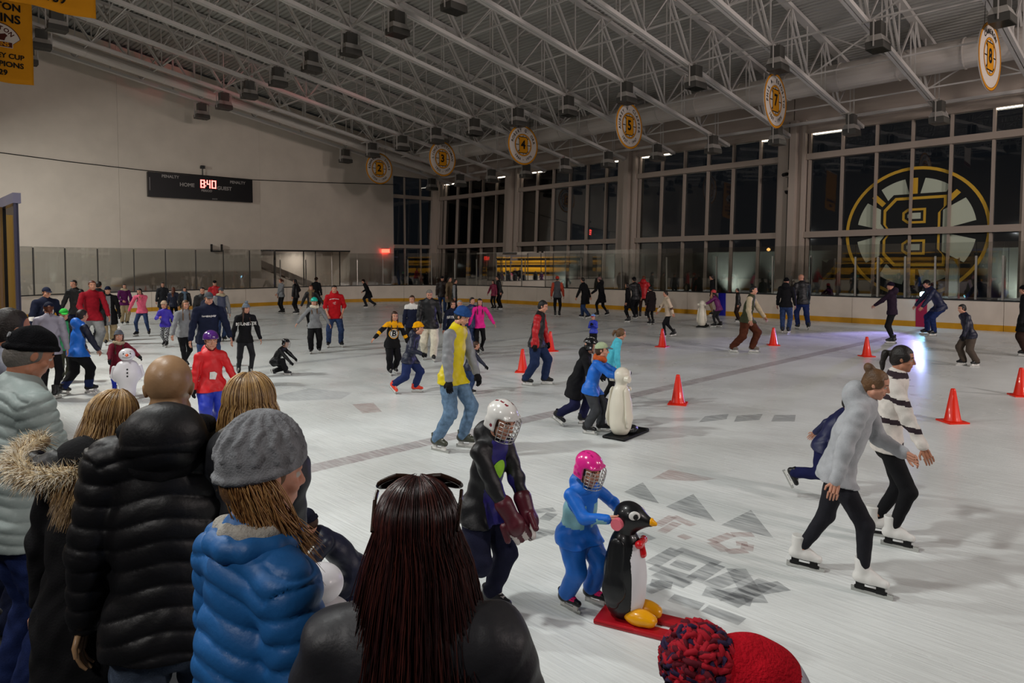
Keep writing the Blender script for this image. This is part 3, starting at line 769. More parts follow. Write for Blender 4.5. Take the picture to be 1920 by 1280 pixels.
for k in range(9):
    xa = -2 + k * 3.3
    MB().tube([(xa, 0, hchord(xa) + .1), (xa + 3.27, 0, hchord(xa + 3.27) + .1)], .24, 16).build('duct_section', m_duct, du)
    MB().tube([(xa + 3.26, 0, hchord(xa + 3.26) + .1), (xa + 3.3, 0, hchord(xa + 3.3) + .1)], .26, 16).build('duct_collar', m_duct, du)
MB().bar((29.7, 39, 8.32), (29.7, -3, 8.32), .12, .12).build('trim_7', m_steel, kind='structure')

# floodlights hung under the trusses (switched off)
m_flgrey = mat('floodlight_grey', '#aaa59f', 0.45, metal=0.2); m_fldark = mat('floodlight_dark', '#4a4844', 0.35); m_lens = mat('floodlight_lens', '#3a3f3a', 0.2)
fx_me = {}
fx_me['ballast'] = MB().box(-.21, .21, -.15, .15, -.50, -.10).mesh('ballast', m_fldark)
yk = MB()
for sgn in (-1, 1):
    yk.bar((sgn * .36, 0, -.84), (sgn * .36, 0, -.10), .025, .05)
yk.bar((-.37, 0, -.1), (.37, 0, -.1), .03, .05); yk.bar((0, 0, -.1), (0, 0, .0), .05, .05); yk.bar((0, -.03, -.01), (0, .45, -.01), .05, .03)
fx_me['yoke'] = yk.mesh('yoke', m_flgrey)
fx_me['housing'] = MB().hexa([(-.33, -.24, -.68), (.33, -.24, -.68), (.33, .24, -.68), (-.33, .24, -.68), (-.28, -.17, -.50), (.28, -.17, -.50), (.28, .17, -.50), (-.28, .17, -.50)]).mesh('housing', m_flgrey)
fx_me['reflector'] = MB().hexa([(-.34, -.26, -.90), (.34, -.26, -.90), (.34, .22, -.90), (-.34, .22, -.90), (-.34, -.25, -.70), (.34, -.25, -.70), (.34, .24, -.70), (-.34, .24, -.70)]).box(-.31, .31, -.22, .21, -.70, -.68).mesh('reflector', m_fldark)
fx_me['lens'] = MB().box(-.33, .33, -.235, .235, -.90, -.88).mesh('lens', m_lens)
for row, (xr, ks, rn, dy) in enumerate(((13.4, range(0, 8), 'the high left row', -.1), (21.7, range(0, 12), 'the middle row', -.4), (28.3, range(0, 11), 'the window row', -.3), (5.9, (0, 1, 2), 'the row by the gold banners', -.1))):
    for k in ks:
        y = TY[k] + dy; z = hchord(xr) - .0
        r = empty('floodlight', (xr, y, z), 0.06 * math.sin(k * 2.1 + row), f'unlit floodlight in {rn}, {ORD[k]} from the scoreboard wall', 'floodlight', 'unlit floodlights under the trusses')
        for nm in ('yoke', 'ballast', 'housing', 'reflector', 'lens'): link(nm, fx_me[nm], r)

# ---- scoreboard and things on the scoreboard wall
YS = Y_WALL - .02
pa, pb_, pc = on_y(277, 322, YS - .2), on_y(473, 337, YS - .2), on_y(277, 368, YS - .2)
sx0, sx1, sz1, sz0 = pa[0], pb_[0], (pa[2] + pb_[2]) / 2, pc[2]
sb = empty('scoreboard', (sx0, YS, sz0), 0, 'long black scoreboard showing 8:40 in red digits on the end wall', 'scoreboard')
SW, SH = sx1 - sx0, sz1 - sz0
m_sb = mat('scoreboard_black', '#0a080a', 0.35); m_sbtext = mat('scoreboard_white', '#9a9490', 0.7); m_red = mat('led_red', '#ff6a62', emit=5.0)
MB().box(0, SW, -.22, 0, 0, SH).build('housing', m_sb, sb)
def text_on(txt, name, size, x, z, mt, parent, y=-.225, bold=0.0, mats=None, label=None):
    vs, fs = text_polys(txt, size, bold)
    b = MB(); b.add([(vx + x, y, vy + z) for vx, vy, _ in vs], fs)
    return b.build(name, mt, parent, label)
fx = lambda f_: f_ * SW
def zz(f_): return SH * (1 - f_)
text_on('PENALTY', 'lettering', .21, fx(.198), zz(.14), m_sbtext, sb, bold=.006); text_on('PENALTY', 'lettering', .21, fx(.845), zz(.17), m_sbtext, sb, bold=.006)
text_on('HOME', 'lettering', .27, fx(.35), zz(.43), m_sbtext, sb, bold=.01); text_on('GUEST', 'lettering', .27, fx(.71), zz(.47), m_sbtext, sb, bold=.01)
text_on('PERIOD', 'lettering', .17, fx(.535), zz(.62), m_sbtext, sb, bold=.004); text_on('SHOTS', 'lettering', .09, fx(.612), zz(.95), m_sbtext, sb)
MB().box(fx(.012), fx(.016), -.226, -.22, zz(.75), zz(.22)).build('edge_mark', m_sbtext, sb)
SEG = {'8': 'abcdefg', '4': 'bcfg', '0': 'abcdef'}
def digit(ch, x, z, w, h, t):
    b = MB()
    G = {'a': (0, w, h - t, h), 'g': (0, w, h / 2 - t / 2, h / 2 + t / 2), 'd': (0, w, 0, t), 'f': (0, t, h / 2, h), 'b': (w - t, w, h / 2, h), 'e': (0, t, 0, h / 2), 'c': (w - t, w, 0, h / 2)}
    for sname in SEG[ch]:
        a0, a1, c0, c1 = G[sname]; b.box(x + a0, x + a1, -.235, -.22, z + c0, z + c1)
    b.build('digit', m_red, sb, 'glowing red digit')
dz0 = zz(.50); dh = SH * .34
digit('8', fx(.476), dz0, .23, dh, .055); digit('4', fx(.536), dz0, .20, dh, .055); digit('0', fx(.584), dz0, .24, dh, .055)
cb = MB(); cb.box(fx(.522), fx(.522) + .045, -.235, -.22, dz0 + dh * .2, dz0 + dh * .32); cb.box(fx(.522), fx(.522) + .045, -.235, -.22, dz0 + dh * .66, dz0 + dh * .78)
cb.build('colon', m_red, sb, 'glowing red colon')
pc_ = on_y(380, 322, YS - .1)
cm = empty('wall_camera', (pc_[0], YS - .1, sz1), 0, 'small dark camera on a thin pole above the scoreboard', 'camera')
MB().tube([(0, 0, 0), (0, 0, .45)], .025).build('pole', m_dark, cm); MB().box(-.1, .08, -.12, .1, .42, .58).build('camera_body', m_dark, cm)
MB().tube([(.0, 0, .55), (.16, 0, .58), (.14, 0, .44), (0, 0, .44)], .015).build('bracket', m_dark, cm)
pts = [on_y(u, v, YS - .03) for u, v in ((-60, 279), (0, 286), (130, 303), (277, 320), (475, 337), (600, 342), (742, 346))]
MB().tube(pts, .022, 6).build('wall_cable', m_black, label='thin black cable sagging along the wall behind the scoreboard', cat='cable')
pb2 = on_y(407, 465, YS - .15)
bk = empty('wall_bracket', tuple(pb2), 0, 'small black bracket fixed to the end wall under the scoreboard', 'bracket')
MB().box(-.3, .3, -.05, .17, -.2, -.14).build('shelf', m_black, bk)
for sx in (-.28, .28): MB().box(sx - .02, sx + .02, -.05, .17, -.2, .22).build('arm', m_black, bk)
pr = on_y(725, 470, YS - .2)
rl = empty('exit_lamp', (pr[0], YS, pr[2]), 0, 'small glowing red lamp on the end wall beside the dark windows', 'lamp')
MB().box(-.26, .26, -.16, 0, -.12, .12).build('lamp_box', mat('lamp_red_glow', '#ff4030', emit=7.0), rl); MB().box(-.29, .29, -.12, 0, .12, .16).build('lamp_hood', m_dark, rl)

# cameras on the column right of the middle bay
for v, lab in ((325, 'upper small dark security camera on the column left of the emblem'), (357, 'lower dark dome camera on the column left of the emblem')):
    p = on_x(1474, v, xw(5) - .45); r = empty('security_camera', (p[0] + .1, p[1], p[2]), 0, lab, 'camera', 'column cameras')
    if v == 325:
        MB().box(-.02, .2, -.1, .1, -.16, .16).build('back_box', m_white, r); MB().tube([(-.02, 0, -.02), (-.28, .05, -.08)], .08, 12).build('camera_body', m_black, r)
    else:
        MB().box(-.02, .2, -.1, .1, 0, .14).build('back_box', m_white, r); MB().lathe([(.11, 0), (.11, -.05), (.08, -.13), (.02, -.16)], 16).build('dome', m_black, r)

# ---- round name banners under every second truss
def ring_mesh(b, r0, r1, y, n=48, mi=0, cur=0.0):
    vs = [(r * math.cos(2 * PI * i / n), y, r * math.sin(2 * PI * i / n)) for r in (r0, r1) for i in range(n)]
    b.add(vs, [(i, (i + 1) % n, n + (i + 1) % n, n + i) for i in range(n)], mi)
def arc_text(txt, size, radius, top, y, bold, span=None):
    b = MB(); k = len(txt); step = (size * (0.80 if top else .62)) / radius if span is None else span / max(1, k - 1)
    for i, ch in enumerate(txt):
        if ch == ' ': continue
        a = (i - (k - 1) / 2) * step
        vs, fs = text_polys(ch, size, bold)
        if top: th = PI / 2 - a; rot = -a
        else: th = -PI / 2 + a; rot = a
        ca, sa = math.cos(rot), math.sin(rot); cx, cz = radius * math.cos(th), radius * math.sin(th)
        b.add([(cx + vx * ca - vy * sa, y, cz + vx * sa + vy * ca) for vx, vy, _ in vs], fs)
    return b
bend = lambda o, amt: None
m_rust = mat('rust_ink', '#7a4410', 0.8)
for num, nm, yrs, k, lab in (('2', 'EDWARD W. SHORE', '1926 - 1940', 1, 'with number two'), ('3', 'LIONEL HITCHMAN', '1925 - 1934', 3, 'with number three'), ('4', 'ROBERT G. ORR', '1966 - 1976', 5, 'with number four'),
                        ('5', 'AUBREY V. CLAPPER', '1927 - 1947', 7, 'with number five'), ('7', 'PHIL A. ESPOSITO', '1967 - 1975', 9, 'with number seven'), ('8', 'CAMERON', '', 11, 'with number eight, seen nearly edge on')):
    xb = 22.4
    zc = {1: 7.95, 3: 7.85, 5: 7.8, 7: 7.8, 9: 7.75, 11: 7.9}[k]
    r = empty('name_banner', (xb, TY[k], zc), [0.0, .05, -.06, .04, .05, -.08][(k - 1) // 2], f'round white hanging banner {lab}', 'banner', 'round banners under the trusses')
    b = MB(); n = 48
    vs = [(0.915 * math.cos(2 * PI * i / n), yy, .915 * math.sin(2 * PI * i / n)) for yy in (-.012, .012) for i in range(n)]
    b.add(vs, [tuple(range(n)), tuple(reversed(range(n, 2 * n)))] + [(i, n + i, n + (i + 1) % n, (i + 1) % n) for i in range(n)])
    b.build('cloth', m_whitecloth, r)
    b = MB(); ring_mesh(b, .84, .895, -.016); ring_mesh(b, .455, .50, -.016); b.build('gold_ring', m_gold, r, 'gold rings')
    b = MB(); ring_mesh(b, .895, .916, -.017); ring_mesh(b, .825, .84, -.017); ring_mesh(b, .50, .515, -.017); ring_mesh(b, .44, .455, -.017); b.build('outline_ring', m_rust, r, 'thin dark rings')
    b = MB()
    for q in range(8):
        a = q * PI / 4 + PI / 8 * 0; c_, s_ = math.cos(a), math.sin(a)
        b.obox((.36 * c_, -.018, .36 * s_), (c_, 0, s_), (0, 1, 0), (-s_, 0, c_), (.095, .001, .017))
    b.build('spokes', m_blackink, r, kind='stuff')
    def plate(sc, y, name, mt):
        w_, h_ = .235 * sc, .31 * sc
        pts = [(-w_, -h_), (w_ * .7, -h_), (w_, -h_ * .75), (w_, -h_ * .2), (w_ * .86, 0), (w_, h_ * .2), (w_, h_ * .75), (w_ * .7, h_), (-w_, h_), (-w_ * .85, h_ * .8), (-w_ * .85, -h_ * .8)]
        bb = MB(); bb.add([(x, y, z) for x, z in pts], [tuple(range(len(pts)))]); bb.build(name, mt, r)
    plate(1.24, -.020, 'plate_outline', m_blackink); plate(1.13, -.023, 'plate', m_gold)
    text_on(num, 'number', .54, 0, 0, m_blackink, r, y=-.026, bold=.018)
    arc_text(nm, .185, .665, True, -.020, .006).build('lettering', m_blackink, r)
    if yrs: arc_text(yrs, .165, .67, False, -.020, .006).build('lettering', m_blackink, r)
    dz = hchord(xb) - zc
    for sx in (-.45, .45):
        MB().tube([(sx, 0, .78), (sx * .9, 0, dz + .02)], .008, 5).build('hanger_wire', m_dark, r)

# ---- gold championship banners at the top left
def pennant(y, x0, x1, zb, zt, label, lines, logo=None):
    r = empty('championship_banner', ((x0 + x1) / 2, y, zb), 0, label, 'banner', 'gold banners')
    wd = x1 - x0; h = zt - zb; b = MB(); nx, nz = 14, 14
    vs = []
    for j in range(nz + 1):
        for i in range(nx + 1):
            vs.append((-wd / 2 + wd * i / nx, .02 * math.sin(i * .9) * (1 - j / nz) + .012 * math.sin(j), h * j / nz + (.03 * math.sin(i * .5) if j == 0 else 0)))
    b.add(vs, [(j * (nx + 1) + i, j * (nx + 1) + i + 1, (j + 1) * (nx + 1) + i + 1, (j + 1) * (nx + 1) + i) for j in range(nz) for i in range(nx)])
    o = b.build('cloth', m_gold, r, smooth=True); sd = o.modifiers.new('thick', 'SOLIDIFY'); sd.thickness = .008
    for txt, size, z in lines: text_on(txt, 'lettering', size, 0, z, m_blackink, r, y=-.045, bold=.012)
    if logo is not None:
        z = logo; b = MB(); n = 20; m_brown = mat('bear_brown', '#4a1a0c', 0.8)
        def fan(rr, y):
            a0, a1 = .28, PI - .28
            b2 = MB(); pts = [(rr * math.cos(a0 + (a1 - a0) * i / n), y, z + rr * math.sin(a0 + (a1 - a0) * i / n)) for i in range(n + 1)] + [(-rr * .6, y, z - .05), (rr * .6, y, z - .05)]
            b2.add(pts, [tuple(range(len(pts)))]); return b2
        fan(.72, -.046).build('emblem_edge', m_brown, r); fan(.69, -.048).build('emblem_field', m_whitecloth, r)
        arc = arc_text('BOSTON', .21, .52, True, -.052, .004, span=1.75); bb = MB(); bb.add([(p[0], p[1], p[2] + z) for p in arc.v], arc.f); bb.build('lettering', m_brown, r)
        MB().box(-.45, .45, -.052, -.048, z - .17, z + .05).build('emblem_band', m_whitecloth, r); MB().box(-.43, .43, -.055, -.052, z - .15, z + .03).build('emblem_band', m_brown, r)
        text_on('BRUINS', 'lettering', .2, 0, z - .06, m_gold, r, y=-.058, bold=.006)
        bb = MB(); pts = [(-.22, z + .08), (.2, z + .08), (.24, z + .2), (.3, z + .27), (.22, z + .34), (.08, z + .3), (-.1, z + .33), (-.24, z + .22)]
        bb.add([(x, -.051, q) for x, q in pts], [tuple(range(len(pts)))]); bb.build('bear_figure', m_brown, r)
    MB().tube([(-wd / 2, 0, h), (wd / 2, 0, h)], .025, 8).build('rod', m_steel, r)
    for sx in (-wd / 2 + .1, wd / 2 - .1): MB().tube([(sx, 0, h), (sx, 0, hchord((x0 + x1) / 2) - zb + .1)], .01, 5).build('hanger_wire', m_dark, r)
p1 = on_y(62, 163, TY[2]); p2 = on_y(177, 40, TY[5])
pennant(TY[2] - .2, p1[0] - 2.15, p1[0], p1[2], p1[2] + 3.15, 'gold hanging banner ending 29 at the left edge, the farther of the two', [('BOSTON', .36, 2.75), ('BRUINS', .42, 2.32), ('STANLEY CUP', .25, .95), ('CHAMPIONS', .27, .64), ('1929', .27, .33)], logo=1.42)
pennant(TY[5] - .2, p2[0] - 2.1, p2[0], p2[2], p2[2] + 3.1, 'gold hanging banner with year 1939 at the top left, the nearer of the two', [('CHAMPIONS', .30, .72), ('1939', .32, .33)])
# dark red banner corner at the top edge
p = on_y(1246, 2, TY[9])
r = empty('hanging_banner', (p[0], TY[9] - .2, p[2]), 0, 'dark red corner of a hanging banner at the top edge of the view', 'banner')
MB().box(-1.1, .25, -.004, .004, 0, 1.2).build('cloth', mat('white_banner', '#a39a92', 0.85), r); MB().box(-1.1, .25, -.008, -.004, .02, .22).build('stripe', mat('banner_maroon', '#4a0f14', 0.85), r)

# ---- round emblem on the glass of the right-hand bay (seen from inside, so mirrored)
pc0 = on_x(1713, 440, xw(3.6) - .02)
em = empty('window_emblem', (0, 0, 0), 0, 'huge round spoked letter B emblem on the right-hand windows, seen mirrored', 'emblem')
EY, EZ = pc0[1], 3.55
m_emgold = mat('emblem_gold', '#d8ac38', 0.6); m_emblack = mat('emblem_black', '#0c0d0e', 0.5); m_empale = mat('emblem_pale', '#c4ccb8', 0.7)
def em_poly(name, polys, mt, d, label=None):
    b = MB()
    for poly in polys:
        vs = []
        for (a, z) in poly:
            zz_ = EZ + z; vs.append((xw(zz_) - d, EY - a, zz_))
        b.add(vs, [tuple(range(len(vs)))])
    return b.build(name, mt, em, label)
def circ(r, n=64): return [(r * math.cos(2 * PI * i / n), r * math.sin(2 * PI * i / n)) for i in range(n)]
def ann(r0, r1, n=64): return [[(r * math.cos(2 * PI * (i + e) / n), r * math.sin(2 * PI * (i + e) / n)) for r, e in ((r0, 0), (r1, 0), (r1, 1), (r0, 1))] for i in range(n)]
em_poly('gold_rim', ann(2.46, 2.58), m_emgold, .022, 'gold outer rim')
em_poly('black_disc', ann(2.1, 2.46) , m_emblack, .021, 'black ring')
em_poly('black_core', [circ(2.1)], m_emblack, .020)
for q in range(8):
    a0, a1 = q * PI / 4 + .17, (q + 1) * PI / 4 - .17
    em_poly('pale_sector', [[(2.13 * math.cos(a0 + (a1 - a0) * i / 8), 2.13 * math.sin(a0 + (a1 - a0) * i / 8)) for i in range(9)] + [(.95 * math.cos(a1 + .12), .95 * math.sin(a1 + .12)), (.95 * math.cos(a0 - .12), .95 * math.sin(a0 - .12))]], m_empale, .026, 'pale wedge between spokes')
    a = q * PI / 4; c_, s_ = math.cos(a), math.sin(a); w_ = .10
    em_poly('spoke', [[(r * c_ - e * w_ * s_, r * s_ + e * w_ * c_) for r, e in ((1.45, -1), (2.13, -1), (2.13, 1), (1.45, 1))]], m_emgold, .026, 'gold spoke')
Bp = lambda k: [(x * k[0], z * k[1]) for x, z in ((1, 1), (1, .72), (.82, .55), (.82, -.55), (1, -.72), (1, -1), (-.62, -1), (-1, -.66), (-1, -.24), (-.8, 0), (-1, .24), (-1, .66), (-.62, 1))]
em_poly('letter_edge', [Bp((1.22, 1.50))], m_emblack, .034)
em_poly('letter_gold', [Bp((1.12, 1.38))], m_emgold, .038, 'gold outline of the letter B')
em_poly('letter_body', [Bp((1.02, 1.27))], m_emblack, .042)
for sg in (1, -1):
    for k_, (mt, d) in enumerate(((m_emgold, .046), (m_emblack, .050), (m_empale, .054))):
        e = .42 - .09 * k_; hgt = .30 - .09 * k_; zc = .62 * sg
        em_poly('letter_hole', [[(e, zc - hgt), (e, zc + hgt), (-e * .55, zc + hgt), (-e, zc + hgt * .5), (-e, zc - hgt * .5), (-e * .55, zc - hgt)]], mt, d)

# ---- blue stage light clamped to the boards
pL = on_x(1730, 556, X_FAR - .1)
bl = empty('stage_light', (X_FAR - .06, pL[1], 1.045), 0, 'small stage light glaring blue-white on the boards at the red line', 'lamp')
MB().box(-.02, .12, -.1, .1, 0, .04).build('clamp', m_dark, bl); MB().tube([(-.02, 0, .14), (.2, 0, .17)], .09, 14).build('lamp_body', m_dark, bl)
MB().tube([(-.045, 0, .137), (-.02, 0, .14)], .095, 16).build('lens', mat('blue_lens', '#8fd8ff', emit=120.0), bl, 'glowing blue-white lens')
spot_light('stage_light_beam', (X_FAR - .15, pL[1], 1.2), (14.5, 8.8, -0.2), 2600, 44, (0.40, 0.34, 1.0), 0.9, .08)

p_ = on_y(410, 150, 35.5)
spot_light('stage_light_beam', (X_FAR - .15, pL[1] + .3, 1.25), tuple(p_), 5000, 8, (1.0, 0.14, 0.16), 1.0, .08)
# ---- near side (behind the viewer): gold bleachers that the far glass mirrors
bls = empty('bleacher', (-1.2, 20, .15), 0, 'stepped gold bench seats along the near side of the rink', 'bleacher')
m_bench = mat('bench_gold', '#d8a21c', 0.5); m_riser = mat('bench_black', '#15140f', 0.7)
for i in range(7):
    MB().box(-i * .8 - .3, -i * .8 + .1, -8, 3, .38 + i * .42, .46 + i * .42).build('bench_plank', m_bench, bls)
    MB().box(-i * .8 - .72, -i * .8 - .68, -8, 3, .0 + i * .42, .38 + i * .42).build('riser', m_bench if i % 2 else m_riser, bls)

area_light('bleacher_fill', (1.0, 18, 7.0), (-3.5, 18, 1.5), 450, 1.0, (1.0, 0.9, 0.75))  # added lamp, brightens the benches so the far glass mirrors them
# ================================================================ people
def nrm(v):
    v = np.array(v, float); return v / (np.linalg.norm(v) + 1e-12)
def rotx(a): c, s = math.cos(a), math.sin(a); return np.array([[1, 0, 0], [0, c, -s], [0, s, c]])
def roty(a): c, s = math.cos(a), math.sin(a); return np.array([[c, 0, s], [0, 1, 0], [-s, 0, c]])
def rotz(a): c, s = math.cos(a), math.sin(a); return np.array([[c, -s, 0], [s, c, 0], [0, 0, 1]])
RAD = math.radians

# colour palette: word -> hex
PAL = dict(black='#101013', charcoal='#26272b', navy='#141a30', darkblue='#1d2a55', blue='#1550b8', royal='#2438b0', brightblue='#1466c8', skyblue='#57a8cc', lightblue='#7fb2bc',
           jeans='#2c3c5e', lightjeans='#5d7690', grey='#7d7f82', lightgrey='#a5a7ab', darkgrey='#4a4c50', red='#b0101a', brightred='#c81820', maroon='#651426', magenta='#9a1862', pink='#e2627e',
           hotpink='#e0288c', coral='#d8626a', purple='#4c2070', plum='#571a50', khaki='#9c8b6c', beige='#b3a488', tan='#7d6a52', brown='#4a2c1c', darkbrown='#2a1a14', olive='#3a3c30',
           camo='#3c3f2c', white='#d6d4d0', cream='#d8d0bc', yellow='#cdb800', gold='#e09c0a', turquoise='#14b09c', aqua='#4fb4c8', green='#178a52', brightgreen='#2aa83a', orange='#d8602c',
           sage='#93a09e', lavender='#8d8a98', violet='#3a2ba8')
def cm(c, kind='cloth'):
    hx = PAL.get(c, c)
    if kind == 'cloth': return mat('cloth_' + c.strip('#'), hx, 0.85, 0.25, 120, spec=0.2, var=0.12)
    if kind == 'shiny': return mat('nylon_' + c.strip('#'), hx, 0.48, 0.15, 60, spec=0.4, var=0.08)
    if kind == 'hard': return mat('shell_' + c.strip('#'), hx, 0.22, spec=0.5, coat=0.4)
    if kind == 'knit': return mat('knit_' + c.strip('#'), hx, 0.95, 0.8, 160, spec=0.1, var=0.2)
    if kind == 'hair': return mat('hair_' + c.strip('#'), hx, 0.5, 0.5, 90, spec=0.4, var=0.35)
    if kind == 'denim': return mat('denim_' + c.strip('#'), hx, 0.85, 0.3, 150, spec=0.15, var=0.3)
    if kind == 'leather': return mat('leather_' + c.strip('#'), hx, 0.4, 0.1, 60, spec=0.4)
HAIRC = dict(dark='#1a1310', brown='#3a2416', auburn='#5a2c18', blonde='#a98a54', grey='#6a6660', black='#0e0c0c', white='#a09c96', lightbrown='#5e4228')
m_skin = {3: mat('skin_olive', '#a07e5c', 0.42, 0.1, 80, spec=0.45, var=0.06), 0: mat('skin_fair', '#c08a72', 0.55, 0.1, 80, spec=0.35, var=0.06), 1: mat('skin_tan', '#a87258', 0.55, 0.1, 80, spec=0.35, var=0.06), 2: mat('skin_brown', '#6e4632', 0.55, 0.1, 80, spec=0.35, var=0.06)}
m_eyew = mat('eye_white', '#b4aca4', 0.25); m_iris = mat('eye_iris', '#1c120c', 0.2); m_lip = mat('lips', '#96504a', 0.5); m_brow = mat('brow', '#2c1c12', 0.8)
m_blade = mat('blade_steel', '#b8b8b4', 0.25, metal=0.9); m_holder = mat('blade_holder', '#cfcdc8', 0.4); m_sole = mat('sole_black', '#0d0d0e', 0.5); m_lace = mat('lace_white', '#c8c4bc', 0.8)

def ik(a, b, l1, l2, pole):
    """middle joint of a two-bone chain; returns (mid, end)"""
    a = np.array(a, float); b = np.array(b, float); v = b - a; d = np.linalg.norm(v)
    if d > (l1 + l2) * 0.998: d2 = (l1 + l2) * 0.998; b = a + v / d * d2; d = d2
    x = (l1 * l1 - l2 * l2 + d * d) / (2 * d); h = math.sqrt(max(l1 * l1 - x * x, 0)); u = (b - a) / d
    p = np.array(pole, float); p = p - u * (p @ u); p /= np.linalg.norm(p) + 1e-9
    return a + u * x + p * h, b

# poses, in fractions of body height; +x is the person's right, +y forward. feet: (x, y, z, toe-out deg, pitch deg)
def POSE(name, **kw):
    P = dict(rf=(.055, .0, 0, 8, 0), lf=(-.055, .0, 0, -8, 0), rh=(.165, .04, .47), lh=(-.165, .04, .47), lean=3, lat=0, tw=0, hyaw=0, hpit=5, hipz=.975, hx=0, hy=0)
    if name == 'stand': pass
    elif name == 'glide': P.update(rf=(.06, .07, 0, 6, 0), lf=(-.06, -.07, 0, -10, 0), rh=(.2, .10, .50), lh=(-.2, .08, .49), lean=11, hipz=.94)
    elif name == 'strideR': P.update(rf=(.10, -.24, .05, 30, -35), lf=(-.03, .06, 0, -4, 0), rh=(.15, .20, .56), lh=(-.2, -.13, .50), lean=20, hipz=.90, hy=.02, hpit=0)
    elif name == 'strideL': P.update(lf=(-.10, -.24, .05, -30, -35), rf=(.03, .06, 0, 4, 0), lh=(-.15, .20, .56), rh=(.2, -.13, .50), lean=20, hipz=.90, hy=.02, hpit=0)
    elif name == 'stepR': P.update(rf=(.06, -.16, .015, 14, -14), lf=(-.04, .10, 0, -4, 0), rh=(.17, .13, .52), lh=(-.17, -.08, .49), lean=10, hipz=.95)
    elif name == 'stepL': P.update(lf=(-.06, -.16, .015, -14, -14), rf=(.04, .10, 0, 4, 0), lh=(-.17, .13, .52), rh=(.17, -.08, .49), lean=10, hipz=.95)
    elif name == 'wide': P.update(rf=(.12, .02, 0, 20, 0), lf=(-.12, .0, 0, -20, 0), rh=(.2, .1, .53), lh=(-.2, .1, .53), lean=7, hipz=.96)
    elif name == 'armsout': P.update(rh=(.36, .08, .55), lh=(-.36, .08, .56), lean=8, hipz=.95, rf=(.07, .05, 0, 10, 0), lf=(-.07, -.05, 0, -12, 0))
    elif name == 'push': P.update(rh=(.09, .27, .60), lh=(-.09, .27, .60), lean=24, hipz=.93, hy=-.06, rf=(.07, -.10, 0, 14, 0), lf=(-.06, .03, 0, -8, 0), hpit=-4)
    elif name == 'pockets': P.update(rh=(.13, .09, .50), lh=(-.13, .09, .50))
    elif name == 'clasp': P.update(rh=(.03, .16, .56), lh=(-.03, .16, .58), lean=10)
    elif name == 'chest': P.update(rh=(.04, .15, .70), lh=(-.04, .15, .72))
    elif name == 'kneel': P.update(rf=(.09, .02, 0, 6, 0), lf=(-.09, -.40, .02, 0, -75), rh=(.10, .26, .09), lh=(-.03, .16, .30), lean=38, hipz=.50, hy=-.12, hpit=0)
    P.update(kw); return P

def hand_paths(w, d, up, side, s, curl=0.5, fat=1.0):
    """palm, four unequal bent fingers and a side thumb as tapered tubes; w wrist, d pointing direction, up back of the hand, side +1 right / -1 left"""
    d = nrm(d); up = nrm(np.array(up) - d * (np.array(up) @ d)); x = np.cross(d, up) * side   # x: towards the thumb side
    out = []
    for off, r in ((-.022, .012), (0.0, .014), (.022, .012)):
        out.append(([w - d * .01 * s + x * off * .5 * s, w + d * .045 * s + x * off * s, w + d * .095 * s + x * off * 1.1 * s], np.array([.016, r + .003, r * .9]) * s * fat))
    for i, (o, L) in enumerate(((.033, .070), (.011, .080), (-.011, .074), (-.032, .058))):
        b = w + d * .090 * s + x * o * s; p = [b]; dd = d.copy(); seg = L * s / 3; ang = 0
        for q in range(3):
            ang += curl * (0.45 + 0.15 * q); dd = d * math.cos(ang) - up * math.sin(ang); p.append(p[-1] + dd * seg)
        out.append((p, np.array([.0095, .009, .008, .0055]) * s * fat))
    tb = w + d * .03 * s + x * .030 * s; t1 = tb + nrm(d * .75 + x * .7 - up * .15 * curl) * .04 * s; t2 = t1 + nrm(d + x * .15 - up * .5 * curl) * .032 * s
    out.append(([tb - x * .012 * s, tb, t1, t2], np.array([.012, .012, .010, .0065]) * s * fat))
    return out

